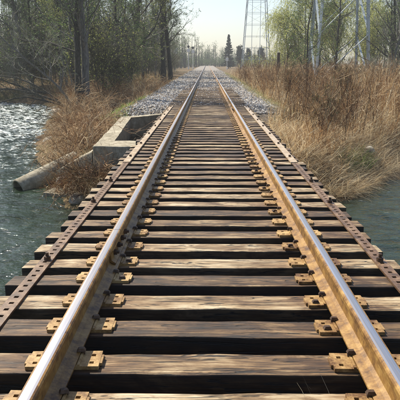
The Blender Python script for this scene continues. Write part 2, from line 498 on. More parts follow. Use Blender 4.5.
def make_water():
    m, nt, b = new_mat('stream_water')
    v = coords(nt)
    flow = nt.nodes.new('ShaderNodeMapping'); flow.inputs['Scale'].default_value = (0.6, 1.0, 1); flow.inputs['Rotation'].default_value = (0, 0, R(-12)); nt.links.new(v, flow.inputs[0])
    n1 = noise(nt, flow.outputs[0], 4.2, 3, 0.5, 0.4); n2 = noise(nt, flow.outputs[0], 13, 3, 0.5, 0.3)
    sx = nt.nodes.new('ShaderNodeSeparateXYZ'); nt.links.new(v, sx.inputs[0])
    # rapids: broken white water upstream, fading towards the bridge
    up = ramp(nt, math_n(nt, 'DIVIDE', math_n(nt, 'SUBTRACT', math_n(nt, 'SUBTRACT', sx.outputs[1], math_n(nt, 'MULTIPLY', sx.outputs[0], 0.9)), 15.0), 20.0), [(0.0, 0.0), (0.3, 0.55), (0.8, 1.0)])
    fn = math_n(nt, 'ADD', math_n(nt, 'MULTIPLY', n1, 0.6), math_n(nt, 'MULTIPLY', n2, 0.4))
    thr = math_n(nt, 'ADD', fn, math_n(nt, 'SUBTRACT', math_n(nt, 'MULTIPLY', up, 0.19), 0.08))
    foam = ramp(nt, thr, [(0.57, 0.0), (0.70, 0.8)])
    c = mixc(nt, ramp(nt, n1, [(0.35, 0.0), (0.65, 1.0)]), (0.012, 0.020, 0.011), (0.026, 0.045, 0.030))
    c = mixc(nt, foam, c, (0.58, 0.66, 0.69))
    nt.links.new(c, b.inputs['Base Color'])
    nt.links.new(ramp(nt, foam, [(0.0, 0.03), (1.0, 0.6)]), b.inputs['Roughness'])
    b.inputs['IOR'].default_value = 1.33
    h = math_n(nt, 'ADD', n1, math_n(nt, 'MULTIPLY', n2, 0.45))
    bp = bump(nt, b, h, 1.0, 0.085)
    nt.links.new(math_n(nt, 'ADD', math_n(nt, 'MULTIPLY', up, 0.3), 0.8), bp.inputs['Strength'])
    return m

def water_h(x, y):
    up = sstep(14, 32, y - 0.9 * x)
    amp = 0.026 + 0.045 * up
    return WATER_Z + amp * (wave_noise(x, y * 0.6, 0.7, 21, 14) + 0.6 * wave_noise(x, y * 0.7, 0.28, 22, 14))
wx = axis(-220, 220, -13, 7, 0.16, 1.12); wy = axis(-14, 62, 4, 40, 0.16, 1.12)
water = obj('stream_water', grid_mesh('stream_water', wx, wy, water_h, make_water()))
tag(water, 'green stream with white rapids flowing under the bridge', None, None, 'structure')

# ------------------------------------------------------------------ railway bridge and abutment
bridge = empty('railway_bridge', (0, 4, -1.4))
tag(bridge, 'dark steel deck girders carrying the railway track over the stream', 'bridge')
for sx in (-1, 1):
    bm = bmesh.new()
    x = sx * 0.72
    bm_box(bm, (x, 2.0, -0.245), (0.32, 20.6, 0.04)); bm_box(bm, (x, 2.0, -0.625), (0.03, 20.5, 0.72)); bm_box(bm, (x, 2.0, -1.005), (0.32, 20.6, 0.04))
    for k in range(14):
        bm_box(bm, (x, -7 + k * 1.4, -0.625), (0.2, 0.02, 0.71))
    g = obj('girder', bm_mesh('girder', bm, M_DARKIRON), bridge, loc=(0, -4, 1.4))
for k in range(5):
    bm = bmesh.new()
    y = -6 + k * 4.0
    bm_bar(bm, (-0.70, y, -0.3), (0.70, y, -0.95), 0.06); bm_bar(bm, (0.70, y + 0.065, -0.3), (-0.70, y + 0.065, -0.95), 0.06)
    obj('cross_brace', bm_mesh('cross_brace', bm, M_DARKIRON), bridge, loc=(0, -4, 1.4))

def prism(bm, pts, z0, z1s):
    lo = [bm.verts.new((p[0], p[1], z0)) for p in pts]
    hi = [bm.verts.new((p[0], p[1], z)) for p, z in zip(pts, z1s)]
    n = len(pts)
    bm.faces.new(lo[::-1]); bm.faces.new(hi)
    for i in range(n):
        bm.faces.new((lo[i], lo[(i + 1) % n], hi[(i + 1) % n], hi[i]))

ab = empty('concrete_abutment', (-2.0, 12.0, -2.0))
tag(ab, 'weathered open-topped concrete abutment box beside the far end of the bridge', 'abutment')
def ab_part(name, bm, bw=0.025):
    bevel_all(bm, bw, 2)
    bmesh.ops.triangulate(bm, faces=bm.faces)
    for _ in range(6):
        bmesh.ops.subdivide_edges(bm, edges=[e for e in bm.edges if e.calc_length() > 0.22], cuts=1)
        bmesh.ops.triangulate(bm, faces=bm.faces)
    for v in bm.verts:
        p = v.co
        k = noise3.noise_vector(p * 1.7) * 0.010 + noise3.noise_vector(p * 8.0) * 0.010
        v.co = p + k
    return obj(name, bm_mesh(name, bm, M_CONC), ab, loc=(2.0, -12.0, 2.0))
bm = bmesh.new()
outer = [(-1.44, 12.0), (-2.42, 12.0), (-2.74, 18.3), (-1.44, 19.55)]
inner = [(-1.44, 19.15), (-2.42, 18.1), (-2.12, 12.85), (-1.44, 12.85)]
pts = outer + inner
prism(bm, pts, -2.2, [-0.24, -0.24, -0.2, -0.2, -0.2, -0.2, -0.24, -0.24])
ab_part('box_wall', bm)
bm = bmesh.new()
prism(bm, [(-2.44, 12.04), (-3.55, 13.25), (-3.3, 13.55), (-2.46, 12.5)], -2.2, [-0.34, -0.98, -0.98, -0.34])
ab_part('wing_wall', bm)
bm = bmesh.new()
prism(bm, [(-1.42, 12.1), (1.5, 12.1), (1.5, 12.9), (-1.42, 12.9)], -2.2, [-1.03] * 4)
ab_part('bridge_seat', bm)

# ------------------------------------------------------------------ railway track
track = empty('railway_track', (0, 0, 0))
tag(track, 'single railway track of rusty golden rails on weathered wooden ties', 'track')
rng = np.random.default_rng(11)
random.seed(5)
TIE_L, TIE_W, TIE_H = 2.78, 0.21, 0.22

def tie_mesh(seed):
    r = np.random.default_rng(seed)
    nx = 15
    xs = np.linspace(-TIE_L / 2, TIE_L / 2, nx)
    bm = bmesh.new()
    rings = []
    skew = r.uniform(-0.006, 0.006, 4)
    for i, x in enumerate(xs):
        c = []
        for (sy, sz), k in zip(((-1, 0), (1, 0), (1, 1), (-1, 1)), range(4)):
            yy = sy * TIE_W / 2 + r.normal(0, 0.0028) + skew[k]
            zz = (0 if sz else -TIE_H) + (r.normal(0, 0.0022) if sz else 0)
            if i in (0, nx - 1) and sz: zz -= r.uniform(0, 0.008); yy *= r.uniform(0.95, 1.0)
            c.append(bm.verts.new((x + (r.normal(0, 0.006) if i in (0, nx - 1) else 0), yy, zz)))
        rings.append(c)
    for a, b in zip(rings[:-1], rings[1:]):
        for k in range(4):
            bm.faces.new((a[k], a[(k + 1) % 4], b[(k + 1) % 4], b[k]))
    bm.faces.new(rings[0][::-1]); bm.faces.new(rings[-1])
    bmesh.ops.recalc_face_normals(bm, faces=bm.faces)
    ed = [e for e in bm.edges if abs(e.verts[0].co.x - e.verts[1].co.x) > 0.05 or abs(e.verts[0].co.x) > TIE_L / 2 - 0.05]
    bmesh.ops.bevel(bm, geom=ed, offset=0.009, segments=2, affect='EDGES', profile=0.5)
    return bm_mesh('tie', bm, M_WOOD)
TIE_M = [tie_mesh(s) for s in range(9)]

# plates and straps with real square holes: xs, ys grid lines; holes = set of cells (i, j)
def perforated(xs, ys, holes, z0, z1, mat, name, extra=None):
    nx, ny = len(xs), len(ys)
    bm = bmesh.new()
    lo = [[bm.verts.new((x, y, z0)) for y in ys] for x in xs]
    hi = [[bm.verts.new((x, y, z1)) for y in ys] for x in xs]
    solid = lambda i, j: 0 <= i < nx - 1 and 0 <= j < ny - 1 and (i, j) not in holes
    for i in range(nx - 1):
        for j in range(ny - 1):
            if not solid(i, j): continue
            bm.faces.new((hi[i][j], hi[i + 1][j], hi[i + 1][j + 1], hi[i][j + 1]))
            bm.faces.new((lo[i][j], lo[i][j + 1], lo[i + 1][j + 1], lo[i + 1][j]))
            if not solid(i - 1, j): bm.faces.new((lo[i][j], hi[i][j], hi[i][j + 1], lo[i][j + 1]))
            if not solid(i + 1, j): bm.faces.new((lo[i + 1][j], lo[i + 1][j + 1], hi[i + 1][j + 1], hi[i + 1][j]))
            if not solid(i, j - 1): bm.faces.new((lo[i][j], lo[i + 1][j], hi[i + 1][j], hi[i][j]))
            if not solid(i, j + 1): bm.faces.new((lo[i][j + 1], hi[i][j + 1], hi[i + 1][j + 1], lo[i + 1][j + 1]))
    if extra: extra(bm)
    return bm_mesh(name, bm, mat)

def plate_mesh():
    xs = [-0.178, -0.150, -0.128, -0.086, 0.086, 0.128, 0.150, 0.178]
    ys = [-0.078, -0.052, -0.030, 0.022, 0.044, 0.078]
    holes = {(1, 1), (1, 3), (5, 1), (5, 3)}
    def ridge(bm):
        for s in (-1, 1):
            bm_box(bm, (s * 0.080, 0, 0.024), (0.012, 0.152, 0.008))
            bm_box(bm, (s * 0.184, 0.0, 0.0105), (0.0119, 0.085, 0.015))
    return perforated(xs, ys, holes, 0.001, 0.020, M_PLATE, 'tie_plate', ridge)
PLATE_M = plate_mesh()

def spike_mesh():
    bm = bmesh.new()
    bm_box(bm, (0, 0, 0.0), (0.016, 0.016, 0.08))
    v = bm_box(bm, (0.010, 0, 0.046), (0.044, 0.030, 0.015))
    for q in v:
        if q.co.z > 0.05: q.co.x = 0.010 + (q.co.x - 0.010) * 0.65; q.co.y *= 0.7
    return bm_mesh('spike', bm, M_DARKIRON)
SPIKE_M = spike_mesh()

RAIL_X = 0.7525
RAIL_Z = 0.020
def put_tie(y, i, plate=True, spikes=True, dz=0.0, half=False):
    t = obj('tie', TIE_M[rng.integers(len(TIE_M))], track, loc=(rng.normal(0, 0.018), y + rng.normal(0, 0.008), dz + rng.normal(0, 0.0015) - 0.001),
            rot=(0, rng.normal(0, 0.0008), rng.normal(0, 0.004) + (math.pi if rng.random() < 0.5 else 0)))
    flip = abs(t.rotation_euler.z) > 1
    if not plate: return t
    for s in (-1, 1):
        # sub-parts sit in the tie's own frame
        def loc(wx, wy, wz):
            c, sn = math.cos(-t.rotation_euler.z), math.sin(-t.rotation_euler.z)
            dx, dy = wx - t.location.x, wy - t.location.y
            return (dx * c - dy * sn, dx * sn + dy * c, wz - t.location.z)
        py = t.location.y + rng.normal(0, 0.007)
        pa = rng.normal(0, 0.02)
        p = obj('tie_plate', PLATE_M, t, loc=loc(s * RAIL_X, py, 0.0005 + dz), rot=(0, 0, pa - t.rotation_euler.z))
        if not spikes: continue
        for q, oy, ox in ((-s, 0.052, 0.083), (-s, -0.040, 0.139), (s, -0.050, 0.083)):
            if ox > 0.1 and rng.random() < 0.55: continue
            up = -0.006 if ox < 0.1 else -0.016
            head = math.pi if q > 0 else 0
            obj('spike', SPIKE_M, t, loc=loc(s * RAIL_X + q * ox, py + oy, up + rng.uniform(0, 0.008) + dz), rot=(0, 0, head - t.rotation_euler.z + rng.normal(0, 0.12)))
    return t
TIE_S = 0.371
y = 2.655 - 6 * TIE_S
i = 0
while y < 19.9:
    put_tie(y, i, True, y < 11.5); y += TIE_S; i += 1
y += 0.1
while y < 64:
    put_tie(y, i, y < 34, False, dz=-0.006); y += 0.52; i += 1

# rails: profile in x (gauge side symmetric), z; top strip polished
PROF = [(-0.070, 0.000), (-0.070, 0.010), (-0.030, 0.024), (-0.0095, 0.036), (-0.0080, 0.070), (-0.0090, 0.112), (-0.0150, 0.124), (-0.0345, 0.131), (-0.0360, 0.136), (-0.0355, 0.157), (-0.0300, 0.1655), (-0.0220, 0.1685), (-0.0115, 0.1700)]
PROF = PROF + [(-x, z) for x, z in PROF[::-1]]
def rail_mesh(y0, y1, name='rail'):
    n = max(2, int(min((y1 - y0) / 1.5, 60)))
    ys = np.linspace(y0, y1, n)
    K = len(PROF)
    V = np.array([[(px, yy, pz) for px, pz in PROF] for yy in ys], float).reshape(-1, 3)
    F, MI = [], []
    idx = np.arange(n * K).reshape(n, K)
    Fr, Fp = [], []
    for k in range(K):
        k2 = (k + 1) % K
        f = np.stack([idx[:-1, k], idx[1:, k], idx[1:, k2], idx[:-1, k2]], -1)
        top = PROF[k][1] > 0.160 and PROF[k2][1] > 0.160 and abs(PROF[k][0]) < 0.0225 and abs(PROF[k2][0]) < 0.0225
        (Fp if top else Fr).append(f)
    me = np_mesh(name, [(V, np.concatenate(Fr), 0), (np.zeros((0, 3)), np.concatenate(Fp) - len(V), 1)], [M_RUST, M_POLISH])
    bm = bmesh.new(); bm.from_mesh(me)
    ends = [[v for v in bm.verts if abs(v.co.y - yy) < 1e-4] for yy in (y0, y1)]
    bm.verts.ensure_lookup_table()
    bm.faces.new([bm.verts[j] for j in range(K)][::-1]); bm.faces.new([bm.verts[(n - 1) * K + j] for j in range(K)])
    bmesh.ops.recalc_face_normals(bm, faces=bm.faces)
    bm.to_mesh(me); bm.free()
    return me
JOINT_Y = 4.36
rails = []
for s, spans in ((-1, [(-1.5, JOINT_Y - 0.003), (JOINT_Y + 0.003, 260.0)]), (1, [(-1.5, 17.4), (17.406, 260.0)])):
    for a, b in spans:
        rails.append(obj('rail', rail_mesh(a, b), track, loc=(s * RAIL_X, 0, RAIL_Z + 0.0015)))
# bolted joint bars on the rail joint
def joint_bar(parent, yc, side, L=0.78):
    prof = [(0.0105, 0.038), (0.050, 0.020), (0.052, 0.030), (0.022, 0.052), (0.020, 0.098), (0.036, 0.118), (0.033, 0.128), (0.0105, 0.120)]
    bm = bmesh.new()
    a = [bm.verts.new((side * x, yc - L / 2, z)) for x, z in prof]; b = [bm.verts.new((side * x, yc + L / 2, z)) for x, z in prof]
    n = len(prof)
    for k in range(n): bm.faces.new((a[k], a[(k + 1) % n], b[(k + 1) % n], b[k]))
    bm.faces.new(a); bm.faces.new(b[::-1])
    obj('joint_bar', bm_mesh('joint_bar', bm, M_RUST), parent)
    for k in range(4):
        bm = bmesh.new()
        yy = yc - L / 2 + 0.12 + k * (L - 0.24) / 3
        bm_cyl(bm, (side * 0.016, yy, 0.076), (side * 0.045, yy, 0.076), 0.022, seg=6); bm_cyl(bm, (side * 0.045, yy, 0.076), (side * 0.062, yy, 0.076), 0.012, seg=8)
        obj('bolt', bm_mesh('bolt', bm, M_DARKIRON), parent)
for sd_ in (-1, 1):
    joint_bar(rails[1], JOINT_Y, sd_)
    joint_bar(rails[3], 17.4, sd_)

# perforated guard straps outside the rails, then solid bars
STRAP_X = 1.250
for s in (-1, 1):
    ys = [0.5]; holes = set(); j = 0
    while ys[-1] < 8.5:
        ys += [ys[-1] + 0.065, ys[-1] + 0.095]
        holes.add((1, 2 * j + 1)); j += 1
    st = obj('guard_strap', perforated([-0.045, -0.015, 0.015, 0.045], ys, holes, 0.002, 0.016, M_STRAP, 'guard_strap'), track, loc=(s * STRAP_X, 0, 0.001), rot=(0, 0, s * 0.0006))
    k = 0
    yb = 2.655 - 4 * TIE_S
    while yb < 8.4:
        bm = bmesh.new()
        bm_cyl(bm, (0, 0, 0.0), (0, 0, 0.03), 0.026, seg=8); bm_cyl(bm, (0, 0, 0.0305), (0, 0, 0.058), 0.013, seg=8)
        obj('bolt', bm_mesh('bolt', bm, M_DARKIRON), st, loc=(rng.normal(0, 0.004), yb, 0.016)); yb += TIE_S * (3 if k % 2 else 5); k += 1
    bm = bmesh.new()
    bm_box(bm, (0, 14.15, 0.014), (0.105, 11.3, 0.022)); bevel_all(bm, 0.003)
    gb = obj('guard_bar', bm_mesh('guard_bar', bm, M_BAR), track, loc=(s * (STRAP_X - 0.01), 0, 0.004), rot=(0, 0, 0))
    yb = 9.0
    while yb < 19.5:
        bm = bmesh.new(); bm_cyl(bm, (0, 0, 0.0), (0, 0, 0.028), 0.02, seg=8)
        obj('bolt', bm_mesh('bolt', bm, M_DARKIRON), gb, loc=(0, yb, 0.024)); yb += TIE_S * 4

# ballast stones of the embankment: real stones, joined
def stones():
    r = np.random.default_rng(77)
    n = 26000
    y = 19.9 + (r.random(n) ** 1.9) * 80
    x = r.uniform(-3.1, 2.6, n)
    keep = (np.abs(np.abs(x) - RAIL_X) > 0.10) & ((np.abs(x) > 1.38) | (r.random(n) < 0.75)) & (np.abs(x + 0.2) < 2.3 + 0.6 * r.random(n))
    x, y = x[keep], y[keep]; n = len(x)
    s = r.uniform(0.018, 0.042, n) * (1 + (y - 20) / 60)
    z = ground_z(x, y) + s * 0.35
    B = np.array([(1, 0, 0), (-1, 0, 0), (0, 1, 0), (0, -1, 0), (0, 0, 1), (0, 0, -1)], float)
    Fb = np.array([(0, 2, 4), (2, 1, 4), (1, 3, 4), (3, 0, 4), (2, 0, 5), (1, 2, 5), (3, 1, 5), (0, 3, 5)])
    a = r.uniform(0, 6.28, n)
    V = B[None] * (s[:, None, None] * r.uniform(0.6, 1.3, (n, 1, 3))) + r.normal(0, 0.25, (n, 6, 3)) * s[:, None, None]
    c, sn = np.cos(a)[:, None], np.sin(a)[:, None]
    V = np.stack([V[..., 0] * c - V[..., 1] * sn, V[..., 0] * sn + V[..., 1] * c, V[..., 2] * 0.8], -1) + np.stack([x, y, z], -1)[:, None]
    F = (Fb[None] + (np.arange(n) * 6)[:, None, None]).reshape(-1, 3)
    t = palette(n, [(0.30, 0.28, 0.26), (0.50, 0.48, 0.45), (0.68, 0.66, 0.62), (0.40, 0.33, 0.26)], r)
    return np_mesh('ballast_gravel', [(V.reshape(-1, 3), F, 0)], make_tint('ballast_stone', 0.85, 0), tint=[np.repeat(t, 6, 0)])
tag(obj('ballast_gravel', stones()), 'pale grey crushed stone ballast around the track beyond the bridge', 'gravel', None, 'stuff')

# ------------------------------------------------------------------ pipe, slab and boulders by the water
bm = bmesh.new()
a = Vector((-4.40, 13.15, -1.40)); b = Vector((-3.30, 14.35, -0.92))
d = (b - a).normalized(); q = d.to_track_quat('Z', 'Y').to_matrix()
seg = 28; ro, ri, Lp = 0.235, 0.19, (b - a).length
rings = []
for rr, t in ((ri, Lp), (ri, 0.0), (ri + 0.012, -0.012), (ro - 0.012, -0.012), (ro, 0.0), (ro, Lp * 0.4), (ro, Lp * 0.8), (ro, Lp)):
    rings.append([bm.verts.new(a + q @ Vector((rr * math.cos(k / seg * 6.28318), rr * math.sin(k / seg * 6.28318), t))) for k in range(seg)])
for r0, r1 in zip(rings[:-1], rings[1:]):
    for k in range(seg): bm.faces.new((r0[k], r0[(k + 1) % seg], r1[(k + 1) % seg], r1[k]))
pipe = empty('drain_pipe', (-4.35, 12.75, -1.4))
tag(pipe, 'pale concrete drain pipe sticking out of the bank into the stream', 'pipe')
obj('pipe_barrel', bm_mesh('pipe_barrel', bm, M_CONC, True), pipe, loc=(4.35, -12.75, 1.4))

def boulder(name, loc, size, seed, label, cat, flat=1.0, group=None, mat=None):
    r = np.random.default_rng(seed)
    bm = bmesh.new()
    bmesh.ops.create_icosphere(bm, subdivisions=3, radius=1.0)
    dirs = norm(r.normal(size=(9, 3))); cut = r.uniform(0.62, 0.95, 9)
    for v in bm.verts:
        p = np.array(v.co)
        for dd, cc in zip(dirs, cut):
            e = p @ dd - cc
            if e > 0: p = p - dd * e * 0.9
        p = p * (1 + 0.05 * math.sin(p[0] * 7 + seed) * math.cos(p[1] * 6 + p[2] * 5))
        v.co = Vector((p[0] * size[0], p[1] * size[1], p[2] * size[2] * flat))
    o = obj(name, bm_mesh(name, bm, mat or M_ROCK), None, loc=loc, rot=(r.normal(0, 0.1), r.normal(0, 0.1), r.uniform(0, 6)))
    return tag(o, label, cat, group)
bm = bmesh.new()
prism(bm, [(-3.62, 12.35), (-2.95, 12.2), (-2.72, 12.52), (-3.42, 12.85)], -1.55, [-1.30, -1.33, -1.27, -1.24])
bevel_all(bm, 0.02, 2)
tag(obj('concrete_slab', bm_mesh('concrete_slab', bm, M_CONC)), 'broken flat concrete slab lying at the water edge beside the pipe', 'slab')
boulder('boulder', (-3.30, 13.02, -1.22), (0.20, 0.18, 0.19), 4, 'rounded tan boulder lodged between the pipe and wing wall', 'rock')
boulder('boulder', (-2.72, 11.72, -1.32), (0.22, 0.16, 0.16), 5, 'small grey stone at the foot of the wing wall', 'rock')
boulder('boulder', (-5.75, 21.0, -1.36), (0.4, 0.3, 0.22), 6, 'wet stone in the rapids by the bramble bank', 'rock')
boulder('boulder', (-8.6, 33.5, -1.35), (0.55, 0.4, 0.25), 7, 'tan stone in white water below the big twin tree', 'rock')
boulder('boulder', (4.15, 15.0, -0.76), (0.16, 0.12, 0.12), 10, 'blue-grey stone in the straw bank above the calm water', 'rock')
boulder('boulder', (13.2, 40.0, 0.55), (0.45, 0.4, 0.3), 12, 'whitish boulder in front of the tangled brush heap', 'rock', mat=M_WHITE)

# ------------------------------------------------------------------ trees
def interp(P, Rr, pi, t):
    K = P.shape[1]
    f = np.clip(t, 0, 0.999) * (K - 1); k = f.astype(int); w = (f - k)[:, None]
    p = P[pi, k] * (1 - w) + P[pi, k + 1] * w
    tg = norm(P[pi, k + 1] - P[pi, k])
    r = Rr[pi, k] * (1 - w[:, 0]) + Rr[pi, k + 1] * w[:, 0]
    return p, tg, r

def grow(P, Rr, counts, trange, lengths, ang, rng, K=5, up=0.15, wob=0.12, rfac=0.6, droop=0.0):
    """children of every path in P"""
    pi = np.repeat(np.arange(len(P)), counts)
    n = len(pi)
    t = rng.uniform(trange[0], trange[1], n)
    p, tg, r = interp(P, Rr, pi, t)
    side = norm(np.cross(tg, rng.normal(size=(n, 3))))
    a = rng.uniform(ang[0], ang[1], n)[:, None]
    d = norm(tg * np.cos(a) + side * np.sin(a))
    L = lengths(t, pi, n)
    Q = np.empty((n, K, 3)); Q[:, 0] = p
    for k in range(1, K):
        d = norm(d + rng.normal(0, wob, (n, 3)) + np.array([0, 0, up - droop * k]))
        Q[:, k] = Q[:, k - 1] + d * (L / (K - 1))[:, None]
    tt = np.linspace(0, 1, K)[None]
    q = np.minimum(r * rfac, 0.5)[:, None] * (1 - 0.75 * tt)
    return Q, q, t

def make_tree(seed, H, r0, lean=0.04, low=0.15, limbs=20, sub=6, twigs=6, tiny=3, leaf=0, leafsize=0.05, barkm=None, twigm=None, leafm=None, stems=1, spread=0.38, up=0.12, droop=0.0, wob=0.05, sides=9, rough=0.0, rfac=0.5):
    r = np.random.default_rng(seed)
    K = 14
    P = np.empty((stems, K, 3)); Rr = np.empty((stems, K))
    for s in range(stems):
        d = norm(np.array([r.normal(0, lean) + (r.normal(0, 0.25) if stems > 1 else 0), r.normal(0, lean) + (r.normal(0, 0.25) if stems > 1 else 0), 1.0]))
        p = np.array([r.normal(0, 0.12), r.normal(0, 0.12), -0.25]) if stems > 1 else np.array([0, 0, -0.25])
        h = H * (r.uniform(0.6, 1.0) if stems > 1 else 1.0)
        for k in range(K):
            P[s, k] = p
            d = norm(d + r.normal(0, wob, 3) * np.array([1, 1, 0.3]) + np.array([0, 0, 0.05]))
            p = p + d * h / (K - 1)
        tt = np.linspace(0, 1, K)
        Rr[s] = r0 * (r.uniform(0.6, 1) if stems > 1 else 1) * ((1 - tt) ** 0.8 * 0.92 + 0.05 + 0.35 * np.exp(-tt * 30))
    if rough:                                   # knotty, fluted trunk with buttressed foot
        fk = np.linspace(0, K - 1, 90); sd_n = 22
        P2 = np.stack([np.stack([np.interp(fk, np.arange(K), P[q, :, c]) for c in range(3)], -1) for q in range(stems)])
        R2 = np.stack([np.interp(fk, np.arange(K), Rr[q]) for q in range(stems)])
        V0, F0 = tubes(P2, R2, sd_n)
        ax = np.repeat(P2.reshape(-1, 3), sd_n, 0); rad = V0 - ax
        an = np.tile(np.arange(sd_n) / sd_n * 2 * math.pi, 90 * stems); zz = ax[:, 2]
        bulge = 0.55 * np.sin(an * 3 + zz * 0.6 + seed) * np.exp(-np.maximum(zz, 0) * 0.7) + 0.35 * np.sin(an * 5 + 2.1 * np.sin(zz * 1.1) + seed) + 0.35 * np.sin(an * 2 - zz * 2.3) + 0.3 * np.sin(an * 9 + 3 * np.sin(zz * 3.1)) + 0.35 * r.normal(size=len(an))
        V0 = ax + rad * (1 + rough * bulge)[:, None]
    else:
        V0, F0 = tubes(P, Rr, sides)
    L1, q1, t1 = grow(P, Rr, np.full(stems, limbs), (low, 0.98), lambda t, pi, n: H * spread * (1.05 - t) * r.uniform(0.5, 1.15, n) + 0.4, (0.6, 1.25), r, 7, up, 0.13, rfac, droop)
    L2, q2, t2 = grow(L1, q1, np.full(len(L1), sub), (0.15, 1.0), lambda t, pi, n: np.linalg.norm(L1[pi, -1] - L1[pi, 0], axis=1) * r.uniform(0.25, 0.6, n) + 0.15, (0.4, 1.0), r, 5, up * 0.6, 0.16, 0.6, droop)
    L3, q3, t3 = grow(L2, q2, np.full(len(L2), twigs), (0.1, 1.0), lambda t, pi, n: r.uniform(0.25, 0.9, n), (0.4, 1.1), r, 4, 0.05, 0.2, 0.7, droop)
    q1 = np.maximum(q1, 0.010); q2 = np.maximum(q2, 0.006); q3 = np.maximum(q3, 0.004)
    parts = [(*tubes(L1, q1, 5), 0), (*tubes(L2[:, ::2], q2[:, ::2], 3), 1), (*tubes(L3[:, [0, 1, 3]], q3[:, [0, 1, 3]], 3), 1)]
    last = L3
    if tiny:
        L4, q4, t4 = grow(L3, q3, np.full(len(L3), tiny), (0.1, 1.0), lambda t, pi, n: r.uniform(0.15, 0.5, n), (0.4, 1.1), r, 3, 0.02, 0.2, 0.8, droop)
        parts.append((*tubes(L4[:, ::2], np.maximum(q4[:, ::2], 0.0038), 3), 1)); last = L4
    if leaf:
        pi = r.integers(0, len(last), leaf); t = r.random(leaf)
        c, _, _ = interp(last, np.ones(last.shape[:2]), pi, t)
        c = c + r.normal(0, 0.03, c.shape)
        parts.append((*leaf_quads(c, r.uniform(0.6, 1.4, leaf) * leafsize, r), 2))
    tm = np_mesh('trunk', [(V0, F0, 0)], barkm or M_BARK, True)
    cm = np_mesh('crown', parts, [barkm or M_BARK, twigm or M_TWIG, leafm or M_BUD])
    return tm, cm

def put_tree(proto, name, loc, rz, sc, label, cat='tree', group=None, tilt=(0, 0)):
    z = float(ground_z(np.array([loc[0]]), np.array([loc[1]]))[0]) if len(loc) < 3 else loc[2]
    t = empty(name, (loc[0], loc[1], z), rz)
    t.rotation_euler = (tilt[0], tilt[1], rz)
    t.scale = (sc, sc, sc)
    tag(t, label, cat, group)
    obj('trunk', proto[0], t); obj('crown', proto[1], t)
    return t

# the big twin tree on the stream bank
tw_a = make_tree(101, 17, 0.155, 0.006, 0.10, 34, 5, 5, 2, 3000, 0.04, M_BARK, M_TWIG, M_BUD, wob=0.03, spread=0.26, rough=0.13, rfac=0.24)
tw_b = make_tree(102, 15, 0.19, 0.006, 0.14, 30, 5, 5, 2, 3000, 0.04, M_BARK2, M_TWIG, M_BUD, wob=0.03, spread=0.26, rough=0.13, rfac=0.22)
put_tree(tw_a, 'bank_tree', (-6.02, 27.4), 0.3, 1, 'dark straight trunk of the twin trees on the bramble bank', group=None)
put_tree(tw_b, 'bank_tree', (-5.78, 27.75), 1.3, 1, 'grey thicker trunk pressed against a dark trunk on the bramble bank', group=None)
side_stem = make_tree(103, 8, 0.085, 0.02, 0.2, 16, 5, 5, 2, 1500, 0.035, M_BARK2, M_TWIG2, M_BUD, wob=0.10, spread=0.4)
put_tree(side_stem, 'leaning_tree', (-6.35, 27.2), 0.5, 0.75, 'pale crooked stem leaning over the rapids from the twin trees', tilt=(0.1, -0.42))

# the big pair further along the track
pair_a = make_tree(104, 19, 0.27, 0.01, 0.16, 24, 5, 5, 2, 2500, 0.06, M_BARK, M_TWIG, M_BUD, wob=0.02, spread=0.19, rough=0.11, rfac=0.3)
pair_b = make_tree(105, 19, 0.24, 0.02, 0.16, 24, 5, 5, 2, 2500, 0.06, M_BARK, M_TWIG, M_BUD, wob=0.025, spread=0.19, rough=0.11, rfac=0.3)
put_tree(pair_a, 'trackside_tree', (-4.45, 60.0), 0.3, 1, 'thick straight dark trunk at the edge of the gravel track bed')
put_tree(pair_b, 'trackside_tree', (-3.75, 60.6), 2.1, 1, 'dark trunk leaning away from its straight twin beside the gravel track bed', tilt=(0, 0.045))

# woods: shared prototypes
TALL = [make_tree(200 + k, 15 + k, 0.13 + 0.03 * (k % 3), 0.06, 0.08, 24, 5, 6, 2, 2900, 0.052, (M_BARK, M_BARK2)[k % 2], (M_TWIG, M_TWIG, M_TWIG2)[k % 3], (M_BUD, M_BUD2)[k % 4 == 3], wob=0.05, spread=0.30) for k in range(5)]
THIN = [make_tree(220 + k, 9 + k, 0.055 + 0.012 * k, 0.08, 0.1, 18, 5, 5, 2, 2600, 0.055, (M_BARK2, M_BARK, M_BARK)[k], M_TWIG, (M_BUD2, M_BUD, M_BUD)[k], wob=0.06, spread=0.26) for k in range(3)]
SHRUB = [make_tree(240 + k, 4.2 + 0.7 * k, 0.03, 0.15, 0.12, 9, 5, 5, 2, 2500, 0.042, M_BARK, (M_TWIG, M_BROWNTWIG, M_TWIG2, M_TWIG)[k], (M_BUD2, M_BUD, M_BUD, M_BUD2)[k], stems=6, wob=0.07, spread=0.30, sides=5) for k in range(4)]

